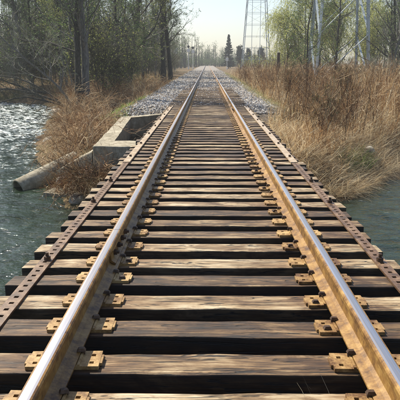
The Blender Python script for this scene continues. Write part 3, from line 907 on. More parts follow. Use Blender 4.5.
wr = np.random.default_rng(31)
TALL_L = ['tall tree with dark bark and sparse green buds', 'tall grey-barked tree with dark twigs', 'tall dark tree with pale twigs',
          'tall grey-barked tree with yellow-green buds', 'very tall dark-barked tree with fine twigs']
THIN_L = ['thin grey sapling with yellow-green buds', 'thin dark sapling with small green buds', 'taller thin dark-barked young tree']
SHRUB_L = ['many-stemmed shrub with yellow-green buds', 'many-stemmed shrub with brown twigs', 'many-stemmed shrub with pale grey twigs', 'tall many-stemmed shrub with grey twigs and bright buds']
def wood_edge(y):        # nearest the track the woods come
    return -4.6 - 0.01 * y
placed = []
def scatter(n, y0, y1, xmin, gap, bias=1.0, edge=0.0, wide=0.38):
    out = []; tries = 0
    while len(out) < n and tries < 6000:
        tries += 1
        yy = y0 + (y1 - y0) * wr.random()
        xl = -wide * yy - 1.5
        xr = wood_edge(yy) - edge if wide < 0.5 else -0.37 * yy
        xx = xr + (xl - xr) * wr.random() ** bias
        if water_sd(np.array([xx]), np.array([yy]))[0] < 0.6: continue
        if math.hypot(xx + 5.9, yy - 27.6) < 2.0: continue
        if any(math.hypot(xx - a, yy - b) < gap for a, b in placed): continue
        placed.append((xx, yy)); out.append((xx, yy))
    return out
def where(xx, yy, tl, s):
    p = 'at the gravel edge' if xx > wood_edge(yy) - 2.5 else ('behind the rapids' if yy < 58 else ('midway into the woods' if yy < 85 else 'deep in the woods'))
    l = 'leaning ' if abs(tl[1]) > 0.09 or abs(tl[0]) > 0.09 else 'upright '
    z = 'small ' if s < 0.86 else ('large ' if s > 1.0 else '')
    return z + l, ' ' + p
def wood_tree(protos, labels, name, pos, s0, s1, tilt, cat, group):
    for xx, yy in pos:
        k = int(wr.integers(len(protos))); s_ = wr.uniform(s0, s1); tl = (wr.normal(0, tilt), wr.normal(0, tilt * 1.3)); a, b = where(xx, yy, tl, s_)
        put_tree(protos[k], name, (xx, yy), wr.uniform(0, 6.28), s_, a + labels[k] + b, cat, group, tl)
wood_tree(TALL, TALL_L, 'woodland_tree', scatter(46, 44, 125, 0, 1.6), 0.75, 1.08, 0.05, 'tree', 'tall trees of the stream-side woods')
wood_tree(THIN, THIN_L, 'sapling', scatter(54, 34, 110, 0, 0.9), 0.7, 1.15, 0.08, 'tree', 'thin saplings of the stream-side woods')
wood_tree(SHRUB, SHRUB_L, 'understorey_shrub', scatter(60, 31, 120, 0, 0.9, 1.1), 0.7, 1.25, 0.0, 'shrub', 'understorey shrubs of the stream-side woods')
wood_tree(TALL, [q + ' upstream' for q in TALL_L], 'woodland_tree', scatter(22, 50, 115, 0, 2.0, wide=0.8), 0.75, 1.05, 0.05, 'tree', 'tall trees of the stream-side woods')
wood_tree(SHRUB, [q + ' upstream' for q in SHRUB_L], 'understorey_shrub', scatter(26, 50, 110, 0, 1.5, wide=0.8), 0.7, 1.25, 0.0, 'shrub', 'understorey shrubs of the stream-side woods')
# trees that stand out in the photograph
put_tree(TALL[1], 'woodland_tree', (-13.6, 46.0), 0.4, 1.0, 'thick dark trunk leaning towards the stream at the far shore', group='tall trees of the stream-side woods', tilt=(0, -0.22))
put_tree(TALL[4], 'woodland_tree', (-11.5, 46.6), 2.0, 0.9, 'dark slanting trunk crossing behind the rapids', group='tall trees of the stream-side woods', tilt=(0, -0.30))
put_tree(TALL[2], 'woodland_tree', (-6.1, 46.0), 1.0, 1.05, 'dark thick-trunked tree at the wood edge midway along the track', group='tall trees of the stream-side woods', tilt=(0, 0.05))

# fallen and overhanging dead branches at the far side of the rapids
def dead_branch(seed, a, b, r0, label, n=14, group=None):
    r = np.random.default_rng(seed)
    a, b = np.array(a, float), np.array(b, float)
    K = 9; t = np.linspace(0, 1, K)[:, None]
    P = a + (b - a) * t + np.cumsum(r.normal(0, 0.08, (K, 3)), 0) * np.sin(t * math.pi) + np.array([0, 0, 0.5]) * np.sin(t * math.pi)
    P = P[None]; Rr = (r0 * (1 - 0.8 * t[:, 0]))[None]
    L1, q1, _ = grow(P, Rr, np.array([n]), (0.15, 1), lambda t, pi, m: r.uniform(0.5, 1.8, m), (0.4, 1.0), r, 6, 0.0, 0.15, 0.5)
    L2, q2, _ = grow(L1, q1, np.full(len(L1), 4), (0.2, 1), lambda t, pi, m: r.uniform(0.2, 0.7, m), (0.4, 1.0), r, 4, 0.0, 0.2, 0.7)
    o = empty('dead_branch', tuple(a))
    tag(o, label, 'branch', group)
    lc = tuple(-a)
    obj('limb', np_mesh('limb', [(*tubes(P, Rr, 6), 0)], M_BARK, True), o, loc=lc)
    obj('twigs', np_mesh('twigs', [(*tubes(L1, np.maximum(q1, 0.008), 4), 0), (*tubes(L2, np.maximum(q2, 0.005), 3), 0)], M_TWIG), o, loc=lc)
dead_branch(1, (-6.6, 27.0, -0.5), (-10.5, 25.5, -0.95), 0.055, 'bare dead limb hanging low over the rapids from the twin trees')
dead_branch(2, (-7.6, 30.5, -0.6), (-12.5, 30.0, -0.3), 0.06, 'bare arching limb reaching across the stream above the rapids')
dead_branch(3, (-11.0, 42.5, -0.9), (-17.0, 41.0, -0.6), 0.10, 'fallen trunk lying along the far shore of the rapids')
dead_branch(4, (-13.5, 44.5, -0.6), (-18.5, 43.0, 0.2), 0.08, 'dead forked limb propped up on the far shore')
dead_branch(5, (-8.4, 33.0, -0.6), (-13.0, 33.5, 0.9), 0.07, 'grey dead limb rising out of the brambles over the stream')
dead_branch(6, (-6.02, 27.4, 1.9), (-11.5, 28.5, 2.4), 0.05, 'high bare limb arching out over the water from the dark twin trunk', 16)

# right-hand side: trees beyond the reed bed
def make_willow(seed, H, r0):
    r = np.random.default_rng(seed)
    tm, cm0 = make_tree(seed, H, r0, 0.05, 0.25, 14, 4, 2, 0, 0, 0.04, M_BARK, M_TWIG, M_WILLOW, spread=0.42, up=0.16)
    bpy.data.meshes.remove(cm0)
    K = 14
    P = np.empty((1, K, 3)); p = np.array([0, 0, -0.25]); d = np.array([0, 0, 1.0])
    for k in range(K):
        P[0, k] = p; d = norm(d + r.normal(0, 0.04, 3)); p = p + d * H * 0.75 / (K - 1)
    Rr = (r0 * (1 - 0.85 * np.linspace(0, 1, K)))[None]
    L1, q1, _ = grow(P, Rr, np.array([24]), (0.2, 1.0), lambda t, pi, n: H * 0.42 * r.uniform(0.5, 1.1, n), (0.4, 1.0), r, 8, 0.12, 0.1, 0.5)
    L2, q2, _ = grow(L1, q1, np.full(24, 7), (0.3, 1.0), lambda t, pi, n: r.uniform(0.8, 2.2, n), (0.4, 1.1), r, 6, 0.0, 0.14, 0.6, 0.03)
    L3, q3, _ = grow(L2, q2, np.full(len(L2), 9), (0.1, 1.0), lambda t, pi, n: r.uniform(1.0, 3.2, n), (0.3, 1.2), r, 8, -0.30, 0.06, 0.6, 0.05)
    n = 26000
    pi = r.integers(0, len(L3), n); c, _, _ = interp(L3, np.ones(L3.shape[:2]), pi, r.random(n))
    c = c + r.normal(0, 0.03, c.shape)
    keep = c[:, 2] > 0.15
    c = c[keep]
    parts = [(*tubes(L1, np.maximum(q1, 0.02), 5), 0), (*tubes(L2, np.maximum(q2, 0.008), 3), 1), (*tubes(L3[:, [0, 2, 4, 7]], np.full((len(L3), 4), 0.004), 3), 1), (*leaf_quads(c, r.uniform(0.035, 0.075, len(c)), r), 2)]
    return np_mesh('trunk', [(*tubes(P, Rr, 9), 0)], M_BARK, True), np_mesh('crown', parts, [M_BARK, M_TWIG, M_WILLOW])
WIL = [make_willow(301, 11, 0.2), make_willow(302, 9, 0.16)]
put_tree(WIL[0], 'willow_tree', (12.2, 66), 0.2, 1.0, 'large pale green willow drooping behind the near pylon')
put_tree(WIL[1], 'willow_tree', (9.2, 70), 1.2, 0.95, 'smaller pale green willow at the open edge of the trees past the wooden post')
put_tree(WIL[0], 'willow_tree', (16.0, 76), 2.6, 1.05, 'pale green willow standing behind and between the pylon legs')
put_tree(WIL[1], 'willow_tree', (19.5, 70), 4.0, 0.95, 'pale willow beside the bare trees beyond the pylon')
put_tree(THIN[2], 'bare_tree', (7.4, 46), 0.4, 1.0, 'thin crooked dark trunk rising from the reeds beside the near pylon', tilt=(0, 0.03))
put_tree(THIN[1], 'bare_tree', (10.6, 50), 1.4, 1.0, 'slender bare trunk standing inside the pylon frame')
put_tree(THIN[2], 'bare_tree', (9.4, 58), 3.4, 0.9, 'slender bare trunk with side twigs in front of the large willow')
RB = [((13.9, 46), 1, 'forked dark bare tree past the pylon by the brush heap'), ((15.2, 50), 2, 'bare tree with spreading limbs behind the brush heap'), ((16.8, 54), 0, 'bare grey tree further back behind the brush heap'),
      ((13.0, 60), 4, 'tall bare tree with thin dark trunk behind the pylon')]
for k, (p, q, lab) in enumerate(RB):
    put_tree(TALL[q], 'bare_tree', p, 1.3 * k, 0.8, lab, tilt=(0, wr.normal(0, 0.06)))
for k, p in enumerate([(18.5, 60), (20.0, 66), (22.5, 62), (24, 70), (21.5, 78), (26, 76), (28, 84), (18, 84), (23, 90), (13.5, 88)]):
    put_tree(TALL[k % 3], 'bare_tree', p, 0.7 * k, 0.85, 'bare tree with greyish twigs in the thin wood beyond the reed bed', group='bare trees beyond the reed bed', tilt=(0, wr.normal(0, 0.05)))
for k, p in enumerate([(11.8, 41.0), (13.2, 42.2), (14.4, 43.4), (12.6, 44.5), (15.6, 44.0)]):
    put_tree(SHRUB[2], 'brush_heap_shrub', p, 1.1 * k, 0.42, 'low tangle of grey twigs forming the brush heap', 'shrub', 'brush heap beyond the reeds')
for k, (p, sc) in enumerate([((3.55, 17.6), 0.30), ((5.6, 24.5), 0.36), ((4.4, 30), 0.4), ((8.0, 33), 0.4)]):
    put_tree(SHRUB[1], 'twiggy_bush', p, 0.9 * k, sc, ['dense dark brown twiggy bush at the edge of the straw bank', 'brown twiggy bush in the middle of the reed bed', 'brown twiggy bush near the wooden post', 'brown twiggy bush in front of the pylon'][k], 'bush')

# conifer and dark round trees beyond the crossing
def make_conifer(seed, H, W):
    r = np.random.default_rng(seed)
    P = np.stack([np.zeros(8), np.zeros(8), np.linspace(-0.2, H, 8)], -1)[None]; Rr = np.linspace(0.16, 0.015, 8)[None]
    n = 260
    L1, q1, t = grow(P, Rr, np.array([n]), (0.06, 0.99), lambda t, pi, m: W * (1.02 - t) ** 1.1 * r.uniform(0.7, 1.15, m) + 0.1, (1.2, 1.6), r, 5, 0.02, 0.08, 0.3, 0.03)
    m = 15000
    pi = r.integers(0, n, m); c, _, _ = interp(L1, np.ones(L1.shape[:2]), pi, r.random(m) ** 0.7)
    c = c + r.normal(0, 0.07, c.shape)
    return np_mesh('trunk', [(*tubes(P, Rr, 7), 0)], M_BARK), np_mesh('crown', [(*tubes(L1, np.maximum(q1, 0.01), 3), 0), (*leaf_quads(c, r.uniform(0.08, 0.17, len(c)), r), 1)], [M_BARK, M_NEEDLE])
put_tree(make_conifer(401, 9.8, 2.5), 'conifer_tree', (6.3, 178), 0, 1, 'dark pointed conifer standing beyond the crossing signals')
ROUND = make_tree(410, 6.6, 0.16, 0.03, 0.12, 40, 6, 5, 0, 14000, 0.13, M_BARK, M_TWIG, M_EVER, spread=0.42, up=0.2)
put_tree(ROUND, 'evergreen_tree', (10.3, 186), 0, 0.95, 'dark rounded evergreen between the conifer and far pylon')
put_tree(ROUND, 'evergreen_tree', (12.6, 190), 2, 0.85, 'lower dark evergreen behind the legs of the far pylon')
put_tree(ROUND, 'evergreen_tree', (16.6, 186), 4, 0.9, 'dark rounded evergreen on the open side of the far pylon')

# ------------------------------------------------------------------ pylons
def lattice(name, loc, rz, base, top, H, w, bays, label, braces='z', inner=False):
    t = empty(name, loc, rz)
    tag(t, label, 'pylon', None)
    def P(c, z):
        k = base + (top - base) * z / H
        return Vector((c[0] * k / 2, c[1] * k / 2, z))
    C = [(-1, -1), (1, -1), (1, 1), (-1, 1)]
    for c in C:
        bm = bmesh.new()
        # an L-section leg
        a, b = P(c, -0.3), P(c, H)
        bm_bar(bm, a, b, w, w * 0.22); bm_bar(bm, a + Vector((-c[0] * w * 0.39, -c[1] * w * 0.62, 0)), b + Vector((-c[0] * w * 0.39, -c[1] * w * 0.62, 0)), w * 0.22, w)
        obj('leg', bm_mesh('leg', bm, M_STEEL), t)
    for f in range(4):
        a, b = C[f], C[(f + 1) % 4]
        for k in range(bays):
            z0, z1 = H * k / bays, H * (k + 1) / bays
            bm = bmesh.new()
            off = Vector((0, 0, 0))
            if braces == 'z':
                pa, pb = (P(a, z0), P(b, z1)) if f in (0, 1) else (P(b, z0), P(a, z1))
                bm_bar(bm, pa, pb, w * 0.75, w * 0.3)
            else:
                bm_bar(bm, P(a, z1), P(b, z1), w * 0.6, w * 0.4)
                if k > 3: bm_bar(bm, P(a, z0), P(b, z1), w * 0.45, w * 0.2)
            obj('brace', bm_mesh('brace', bm, M_STEEL), t)
    for k in range(3):
        z = H * (0.72 + 0.12 * k); L = 4.5 - k * 0.6
        bm = bmesh.new()
        bm_bar(bm, (-L, 0, z), (L, 0, z), w * 0.8); bm_bar(bm, (-L, 0, z), (0, 0, z + 1.4), w * 0.5); bm_bar(bm, (L, 0, z), (0, 0, z + 1.4), w * 0.5)
        obj('cross_arm', bm_mesh('cross_arm', bm, M_STEEL), t)
    if inner:
        for sx in (-1, 1):
            bm = bmesh.new(); bm_bar(bm, (sx * 0.95, 0.0, 0), (sx * 0.95, 0.0, H * 0.7), w * 0.7)
            obj('inner_post', bm_mesh('inner_post', bm, M_STEEL), t)
    return t
def gz(x, y): return float(ground_z(np.array([float(x)]), np.array([float(y)]))[0])
lattice('lattice_pylon', (12.3, 57.0, gz(12.3, 57)), 0.0, 4.9, 1.4, 34, 0.23, 8, 'pale blue-grey steel lattice pylon rising from the reed bed by willows')
lattice('lattice_pylon', (11.2, 140.0, gz(11.2, 140)), 0.0, 6.4, 1.5, 36, 0.14, 14, 'narrow far pylon with paired inner posts beyond the conifer', 'h', True)

# ------------------------------------------------------------------ signals, sign, post
def signal(loc, label, hgt, twin):
    t = empty('crossing_signal', loc)
    tag(t, label, 'signal', 'signals at the far crossing')
    bm = bmesh.new(); bm_cyl(bm, (0, 0, -0.2), (0, 0, hgt), 0.09, 0.07, 10); bm_cyl(bm, (0, 0, -0.2), (0, 0, 0.5), 0.2, 0.16, 10)
    obj('mast', bm_mesh('mast', bm, M_WHITE), t)
    for k in range(2 if twin else 1):
        bm = bmesh.new()
        x = (-0.34 + 0.68 * k) if twin else 0.0
        bm_cyl(bm, (x, -0.14, hgt - 0.5), (x, -0.10, hgt - 0.5), 0.34, seg=20)
        bm_cyl(bm, (x, -0.34, hgt - 0.5), (x, -0.14, hgt - 0.5), 0.13, seg=12)
        obj('signal_head', bm_mesh('signal_head', bm, M_BLACK), t)
    bm = bmesh.new(); bm_box(bm, (0, -0.12, hgt - 1.5), (0.75, 0.14, 0.8)); bevel_all(bm, 0.02)
    obj('case', bm_mesh('case', bm, M_WHITE), t)
signal((-5.0, 158, gz(-5, 158)), 'white mast with black round signal head beside the far track', 6.2, False)
signal((-3.85, 160, gz(-3.85, 160)), 'white mast with black round signal head beside the far track', 6.1, False)
signal((5.4, 165, gz(5.4, 165)), 'short white crossing mast with twin black heads before the conifer', 4.2, True)
sg = empty('trackside_sign', (-6.3, 118, gz(-6.3, 118))); tag(sg, 'small white square sign on a post in front of the woods', 'sign')
bm = bmesh.new(); bm_cyl(bm, (0, 0, -0.2), (0, 0, 4.4), 0.05, seg=8); obj('post', bm_mesh('post', bm, M_WHITE), sg)
bm = bmesh.new(); bm_box(bm, (0, -0.08, 3.9), (0.75, 0.05, 0.95)); bevel_all(bm, 0.015); obj('panel', bm_mesh('panel', bm, M_WHITE), sg)
wp = empty('wooden_post', (4.65, 40, gz(4.65, 40))); tag(wp, 'old dark wooden post standing at the edge of the reed bed', 'post')
bm = bmesh.new(); bm_cyl(bm, (0, 0, -0.4), (0.05, 0, 2.55), 0.125, 0.105, 12); bevel_all(bm, 0.012)
obj('shaft', bm_mesh('shaft', bm, M_POST), wp)
bm = bmesh.new(); bm_box(bm, (0.02, -0.12, 1.2), (0.30, 0.03, 0.05)); obj('nailed_strip', bm_mesh('nailed_strip', bm, M_POST), wp)

# ------------------------------------------------------------------ reeds, brambles, straw, grass
def patch_points(n, xr, yr, cond, rng, ybias=1.0):
    out = []
    got = 0
    while got < n:
        m = n * 2
        y = yr[0] + (yr[1] - yr[0]) * rng.random(m) ** ybias
        lo, hi = xr(y)
        x = lo + (hi - lo) * rng.random(m)
        k = cond(x, y)
        out.append(np.stack([x[k], y[k]], 1)); got += int(k.sum())
    return np.concatenate(out)[:n]

def reed_bed():
    r = np.random.default_rng(61)
    def cond(x, y):
        sd = water_sd(x, y)
        dens = 0.42 + 0.95 * wave_noise(x, y, 0.75, 41) + 0.35 * wave_noise(x, y, 3.0, 47)
        return (sd > 0.35) & (r.random(len(x)) < dens)
    edge = lambda y: np.where(y < 20, 1.95 + 0.25 * np.sin(y * 1.7), 2.55 + 0.012 * (y - 20) + 0.3 * np.sin(y * 0.9))
    xy = patch_points(28000, lambda y: (edge(y), 4.2 + y * 0.37), (12.3, 100), cond, r, 1.75)
    x, y = xy.T; n = len(x)
    z = ground_z(x, y)
    sd = water_sd(x, y)
    hfac = (0.5 + 0.5 * sstep(0.0, 2.2, x - edge(y))) * (0.40 + 0.60 * sstep(0.3, 2.6, sd)) * (0.82 + 0.42 * wave_noise(x, y, 1.9, 44))
    L = np.clip(1.9 * hfac * r.uniform(0.35, 1.15, n), 0.2, 2.5)
    base = np.stack([x, y, z - 0.03], -1)
    far = 1 + (y / 60)
    # neighbouring stalks lean and are coloured alike, clump by clump
    head = 3.0 * wave_noise(x, y, 1.3, 48) + r.normal(0, 1.0, n)
    lean = np.abs(r.normal(0, 0.20, n)) + 0.30 * np.clip(wave_noise(x, y, 1.1, 49), 0, 1)
    broken = r.random(n) < 0.10
    V1, F1, P = blades(base, head, L, r.uniform(0.005, 0.012, n) * far, lean, np.where(broken, r.uniform(1.2, 2.6, n), np.abs(r.normal(0.12, 0.22, n))), r, 4)
    cols = np.array([(0.09, 0.048, 0.026), (0.23, 0.115, 0.050), (0.36, 0.205, 0.090), (0.52, 0.355, 0.175), (0.66, 0.52, 0.31), (0.76, 0.67, 0.48)])
    ci = np.clip((2.5 + 1.8 * wave_noise(x, y, 1.6, 50) + r.normal(0, 1.25, n)).round(), 0, 5).astype(int)
    t1 = cols[ci] * r.uniform(0.8, 1.2, (n, 1))
    k = np.repeat(np.arange(n), 2); m = len(k)
    tt = r.uniform(0.15, 0.98, m); f = tt * 3; ki = np.minimum(f.astype(int), 2); w = (f - ki)[:, None]
    lb = P[k, ki] * (1 - w) + P[k, ki + 1] * w
    V2, F2, _ = blades(lb, r.uniform(0, 6.28, m), r.uniform(0.08, 0.40, m) * (0.5 + 0.5 * L[k] / 1.6), r.uniform(0.006, 0.016, m) * far[k], r.uniform(0.2, 1.3, m), r.uniform(0.2, 1.8, m), r, 3)
    t2 = cols[np.clip(ci[k] + r.integers(-1, 3, m), 0, 5)] * r.uniform(0.8, 1.15, (m, 1))
    return np_mesh('dead_reeds', [(V1, F1, 0), (V2, F2, 0)], M_REED, tint=[np.repeat(t1, 8, 0), np.repeat(t2, 6, 0)])
tag(obj('dead_reeds', reed_bed()), 'thick bed of dead brown reeds beside the track', 'reeds', None, 'stuff')

# branching dead weeds and thorny canes: stem > side twigs > twiglets
def weeds(name, n, seed, xr, yr, cond, H, cols, label, cat, lean, ybias=1.4, arch=0.0, per=6, sub=2, zoff=0.0, base=None):
    r = np.random.default_rng(seed)
    if base is None:
        xy = patch_points(n, xr, yr, lambda x, y: cond(x, y, r), r, ybias)
        x, y = xy.T
        base = np.stack([x, y, ground_z(x, y) - 0.04 + zoff], -1)
    x, y = base[:, 0], base[:, 1]
    K = 6
    h = r.uniform(H[0], H[1], n)
    d = norm(np.stack([r.normal(0, lean, n), r.normal(0, lean, n), np.ones(n)], -1))
    P = np.empty((n, K, 3)); P[:, 0] = base
    side = norm(np.stack([r.normal(size=n), r.normal(size=n), np.zeros(n)], -1))
    for k in range(1, K):
        d = norm(d + r.normal(0, 0.10, (n, 3)) + arch * (side * 0.25 + np.array([0, 0, -0.16 * k])))
        P[:, k] = P[:, k - 1] + d * (h / (K - 1))[:, None]
    far = (1 + y / 70)[:, None]
    q = r.uniform(0.004, 0.008, n)[:, None] * (1 - 0.6 * np.linspace(0, 1, K))[None] * far
    L1, q1, _ = grow(P, q, np.full(n, per), (0.25, 1.0), lambda t, pi, m: h[pi] * r.uniform(0.12, 0.38, m), (0.4, 1.1), r, 3, 0.08, 0.16, 0.7)
    L2, q2, _ = grow(L1, q1, np.full(len(L1), sub), (0.25, 1.0), lambda t, pi, m: r.uniform(0.05, 0.20, m), (0.4, 1.1), r, 2, 0.05, 0.1, 0.8)
    mf = 0.0022 * far[:, :1]
    t = palette(n, cols, r)
    i1 = np.repeat(np.arange(n), per); i2 = np.repeat(i1, sub)
    parts = [(*tubes(P, q, 3), 0), (*tubes(L1, np.maximum(q1, mf[i1]), 3), 0), (*tubes(L2, np.maximum(q2, mf[i2]), 3), 0)]
    me = np_mesh(name, parts, M_BRUSH, tint=[np.repeat(t, K * 3, 0), np.repeat(t[i1], 9, 0), np.repeat(t[i2], 6, 0)])
    return tag(obj(name, me), label, cat, None, 'stuff')
WEEDC = [(0.18, 0.092, 0.046), (0.33, 0.18, 0.085), (0.48, 0.30, 0.145), (0.62, 0.48, 0.30), (0.08, 0.048, 0.03)]
weeds('dead_weeds', 1900, 62, lambda y: (2.6 + 0 * y, 4.5 + y * 0.36), (14.0, 60), lambda x, y, r: (water_sd(x, y) > 0.9) & (r.random(len(x)) < 0.4 + 0.8 * wave_noise(x, y, 1.2, 63)), (0.9, 2.0), WEEDC,
      'branching dead brown weeds standing among the reeds', 'weeds', 0.14)
def straw(name, n, seed, xr, yr, cond, cols, length, label, mat, cat='grass', lean=(0.5, 1.4), bend=(0.2, 1.3), width=(0.005, 0.011), headf=None, ybias=1.0):
    r = np.random.default_rng(seed)
    xy = patch_points(n, xr, yr, lambda x, y: cond(x, y, r), r, ybias)
    x, y = xy.T
    base = np.stack([x, y, ground_z(x, y) + r.uniform(-0.02, 0.05, n)], -1)
    head = r.uniform(0, 6.28, n) if headf is None else headf(x, y, r)
    V, F, _ = blades(base, head, r.uniform(*length, n), r.uniform(*width, n) * (1 + y / 60), r.uniform(*lean, n), r.uniform(*bend, n), r, 4)
    t = palette(n, cols, r)
    me = np_mesh(name, [(V, F, 0)], mat, tint=[np.repeat(t, 8, 0)])
    return tag(obj(name, me), label, cat, None, 'stuff')
STRAWC = [(0.62, 0.51, 0.32), (0.72, 0.63, 0.45), (0.50, 0.37, 0.21), (0.27, 0.17, 0.09)]
straw('matted_straw', 23000, 71, lambda y: (1.75 + 0 * y, 3.6 + (y - 12) * 1.1), (12.0, 22), lambda x, y, r: (water_sd(x, y) > -0.1) & (water_sd(x, y) < 3.8) & (r.random(len(x)) < 0.75 + 0.4 * wave_noise(x, y, 0.9, 72)), STRAWC, (0.25, 0.75),
      'pale matted dead grass drooping over the bank to the calm water', M_REED, headf=lambda x, y, r: r.normal(-0.55, 1.1, len(x)), lean=(0.35, 1.3), bend=(0.3, 1.5))
straw('verge_grass', 12000, 73, lambda y: (2.1 + 0 * y, 3.6 + 0 * y), (19, 80), lambda x, y, r: r.random(len(x)) < 0.6 + 0.5 * wave_noise(x, y, 1.2, 75), [(0.42, 0.36, 0.18), (0.28, 0.27, 0.10), (0.5, 0.42, 0.25), (0.15, 0.18, 0.06)], (0.12, 0.4),
      'short olive and tan grass along the gravel edge by the reeds', M_REED, ybias=1.5)
def lb_x(y):   # left land between the stream and the track
    return (-5.0 - 0.16 * (y - 12) - 0.0 * y, np.where(y < 20, -2.85, -2.9) + 0 * y)
BR = [(0.26, 0.145, 0.07), (0.42, 0.26, 0.125), (0.54, 0.38, 0.20), (0.13, 0.075, 0.045), (0.64, 0.53, 0.35)]
CLEAR = lambda x, y: (x > -4.0) & (x < -2.7) & (y > 19.3) & (y < 27)
straw('brambles', 11000, 81, lambda y: (-5.3 - 0.20 * (y - 12), -2.95 + 0 * y), (12.8, 46), lambda x, y, r: (water_sd(x, y) > 0.35) & ~((y < 13.6) & (x < -2.4)) & ~CLEAR(x, y) & (r.random(len(x)) < 0.35 + 0.9 * wave_noise(x, y, 0.9, 82)) & ~((x > -3.0) & (y < 14)), BR + [(0.07, 0.045, 0.03)], (0.25, 1.2),
      'tangled brown brambles and dead weeds on the bank beside the abutment', M_BRUSH, 'brambles', (0.0, 0.7), (0.4, 2.4), (0.006, 0.011), ybias=1.3)
LBR = lambda y: (-5.3 - 0.20 * (y - 12), -2.95 + 0 * y)
weeds('bramble_canes', 1100, 88, LBR, (12.4, 44), lambda x, y, r: (water_sd(x, y) > 0.75) & ~((y < 14.6) & (x < -2.4)) & ~CLEAR(x, y) & (r.random(len(x)) < 0.5 + 0.8 * wave_noise(x, y, 1.1, 89)), (0.7, 1.9), WEEDC + [(0.42, 0.25, 0.11), (0.55, 0.38, 0.20), (0.62, 0.50, 0.32)],
      'arching reddish brown bramble canes over the bank behind the pipe', 'brambles', 0.5, 1.3, 0.9)
rv = np.random.default_rng(93)
nv = 260
vx = rv.uniform(-3.05, -1.75, nv); vy = np.where(vx > -2.45, rv.uniform(11.45, 11.95, nv), rv.uniform(11.6, 12.5, nv) + np.clip(-2.45 - vx, 0, 2) * 0.75)
weeds('dead_vines', nv, 94, None, None, None, (0.4, 1.15), WEEDC + [(0.32, 0.24, 0.13)], 'dark dead vines and twigs tangled against the abutment face', 'vines', 0.4, arch=0.6, per=9, sub=3,
      base=np.stack([vx, vy, np.maximum(ground_z(vx, vy), WATER_Z) - 0.05], -1))
straw('bank_litter', 12000, 83, lambda y: (-5.6 - 0.22 * (y - 12), -2.5 - 0.15 * sstep(20, 21, y)), (12.6, 70), lambda x, y, r: (water_sd(x, y) > 0.0) & ~((x > -2.9) & (y < 19.5)), BR + [(0.30, 0.28, 0.12)], (0.1, 0.4),
      'short dead stems and leaf litter over the bank beneath the brambles', M_BRUSH, 'litter', (0.4, 1.5), (0.0, 1.0), (0.008, 0.018), ybias=1.4)
straw('forest_floor_brush', 13000, 84, lambda y: (-0.5 * y - 1, -4.0 - 0.01 * y), (34, 110), lambda x, y, r: (water_sd(x, y) > 0.1), BR + [(0.33, 0.31, 0.10), (0.40, 0.40, 0.16)], (0.3, 1.4),
      'dead weeds and fresh yellow-green growth on the floor of the woods', M_BRUSH, 'undergrowth', (0.0, 0.9), (0.2, 1.8), (0.008, 0.016), ybias=1.0)
GREEN = [(0.12, 0.24, 0.03), (0.20, 0.34, 0.06), (0.30, 0.38, 0.10)]
straw('green_grass', 3600, 85, lambda y: (-4.2 + 0 * y, -2.75 + 0 * y), (19.3, 28), lambda x, y, r: (r.random(len(x)) < 0.35 + 0.9 * wave_noise(x, y, 1.4, 86)) & (water_sd(x, y) > 0.6), GREEN, (0.08, 0.22), 'fresh green grass behind the concrete abutment', M_GRASS)
straw('green_grass', 500, 87, lambda y: (2.8 + 0 * y, 4.6 + 0 * y), (13.2, 15.2), lambda x, y, r: ((x - 3.3) ** 2 + (y - 13.95) ** 2 < 0.05) | ((x - 3.85) ** 2 + (y - 14.5) ** 2 < 0.05), GREEN, (0.3, 0.55), 'two fresh green grass tufts in the straw bank', M_GRASS, lean=(0, 0.5))

# a few pale stalks growing up between the ties by the rail
st = empty('grass_stalks', (0.50, 2.42, -0.15)); tag(st, 'few thin pale grass stalks poking up between two ties near the rail', 'grass')
r = np.random.default_rng(91)
for k in range(5):
    V, F, _ = blades(np.array([[0.03 * k - 0.06, r.normal(0, 0.012), -0.02]]), np.array([r.uniform(1.8, 4.0)]), np.array([r.uniform(0.16, 0.28)]), np.array([0.0028]), np.array([0.12]), np.array([r.uniform(0.3, 0.9)]), r, 5)
    me = np_mesh('stalk', [(V, F, 0)], M_REED, tint=[np.tile([[0.55, 0.52, 0.40]], (len(V), 1))])
    obj('stalk', me, st)

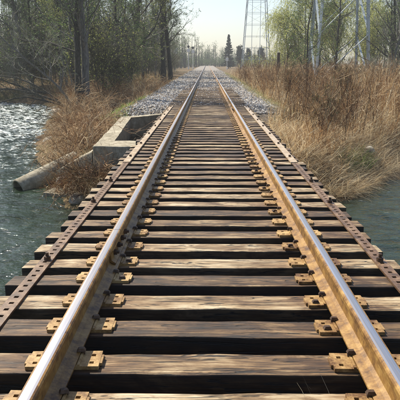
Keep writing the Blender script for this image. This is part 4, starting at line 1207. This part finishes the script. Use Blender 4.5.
# far-off woods closing the view
def far_woods(seed, rows, label, name, green):
    r = np.random.default_rng(seed)
    Ps, Rs, Cs = [], [], []
    for (x0, y0, x1, y1, n, h) in rows:
        t = r.random(n)
        x = x0 + (x1 - x0) * t + r.normal(0, 3, n); y = y0 + (y1 - y0) * t + r.normal(0, 5, n)
        H = h * r.uniform(0.6, 1.15, n)
        K = 5; tt = np.linspace(0, 1, K)
        P = np.stack([x[:, None] + np.cumsum(r.normal(0, 0.12, (n, K)), 1), y[:, None] + np.cumsum(r.normal(0, 0.12, (n, K)), 1), -0.7 + H[:, None] * tt], -1)
        q = (0.07 + 0.012 * H)[:, None] * (1 - 0.85 * tt)[None]
        Ps.append(P); Rs.append(q)
        L1, q1, _ = grow(P, q, np.full(n, 9), (0.15, 1.0), lambda t, pi, m: H[pi] * 0.32 * (1.1 - t) * r.uniform(0.5, 1.2, m) + 0.5, (0.4, 1.1), r, 3, 0.1, 0.12, 0.5)
        Ps.append(L1); Rs.append(np.maximum(q1, 0.02))
        L2, q2, _ = grow(L1, q1, np.full(len(L1), 2), (0.1, 1.0), lambda t, pi, m: r.uniform(0.6, 2.2, m), (0.3, 1.1), r, 3, 0.05, 0.2, 0.6)
        Ps.append(L2); Rs.append(np.maximum(q2, 0.016))
        m = n * 100
        pi = r.integers(0, len(L2), m); c, _, _ = interp(L2, np.ones(L2.shape[:2]), pi, r.random(m))
        Cs.append(c + r.normal(0, 0.15, c.shape))
    parts = [(*tubes(P, q, 3), 0) for P, q in zip(Ps, Rs)]
    c = np.concatenate(Cs)
    parts.append((*leaf_quads(c, r.uniform(0.08, 0.2, len(c)), r), 1))
    tag(obj(name, np_mesh(name, parts, [M_TWIG, green])), label, 'woods', None, 'stuff')
far_woods(501, [(-18, 105, -8, 235, 90, 11), (-55, 130, -20, 150, 70, 15), (-60, 110, -24, 112, 50, 15), (-150, 105, -60, 125, 60, 14), (-30, 240, 6, 262, 60, 9), (-3, 275, 24, 285, 60, 8), (-24, 150, -6, 250, 120, 3.0), (-30, 236, 12, 250, 130, 3.2), (4, 250, 30, 262, 70, 3)], 'hazy far woods closing the view beyond the stream and crossing', 'far_woods', M_BUD)
far_woods(502, [(24, 95, 60, 120, 60, 11), (17, 130, 34, 230, 40, 6), (15, 265, 120, 270, 110, 7), (14, 150, 40, 200, 120, 2.6)], 'hazy far woods beyond the reed bed and the pylons', 'far_woods', M_BUD2)

# ------------------------------------------------------------------ the air
def haze():
    m = bpy.data.materials.new('haze'); m.use_nodes = True
    nt = m.node_tree
    for n in list(nt.nodes):
        if n.type == 'BSDF_PRINCIPLED': nt.nodes.remove(n)
    v = nt.nodes.new('ShaderNodeVolumePrincipled')
    v.inputs['Color'].default_value = (0.90, 0.94, 1.0, 1)
    v.inputs['Density'].default_value = 0.0008
    v.inputs['Anisotropy'].default_value = 0.2
    nt.links.new(v.outputs[0], nt.nodes['Material Output'].inputs['Volume'])
    bm = bmesh.new(); bm_box(bm, (0, 250, 18.5), (1060, 760, 45))
    tag(obj('haze', bm_mesh('haze', bm, m)), 'thin pale haze in the distant air', 'haze', None, 'stuff')
haze()
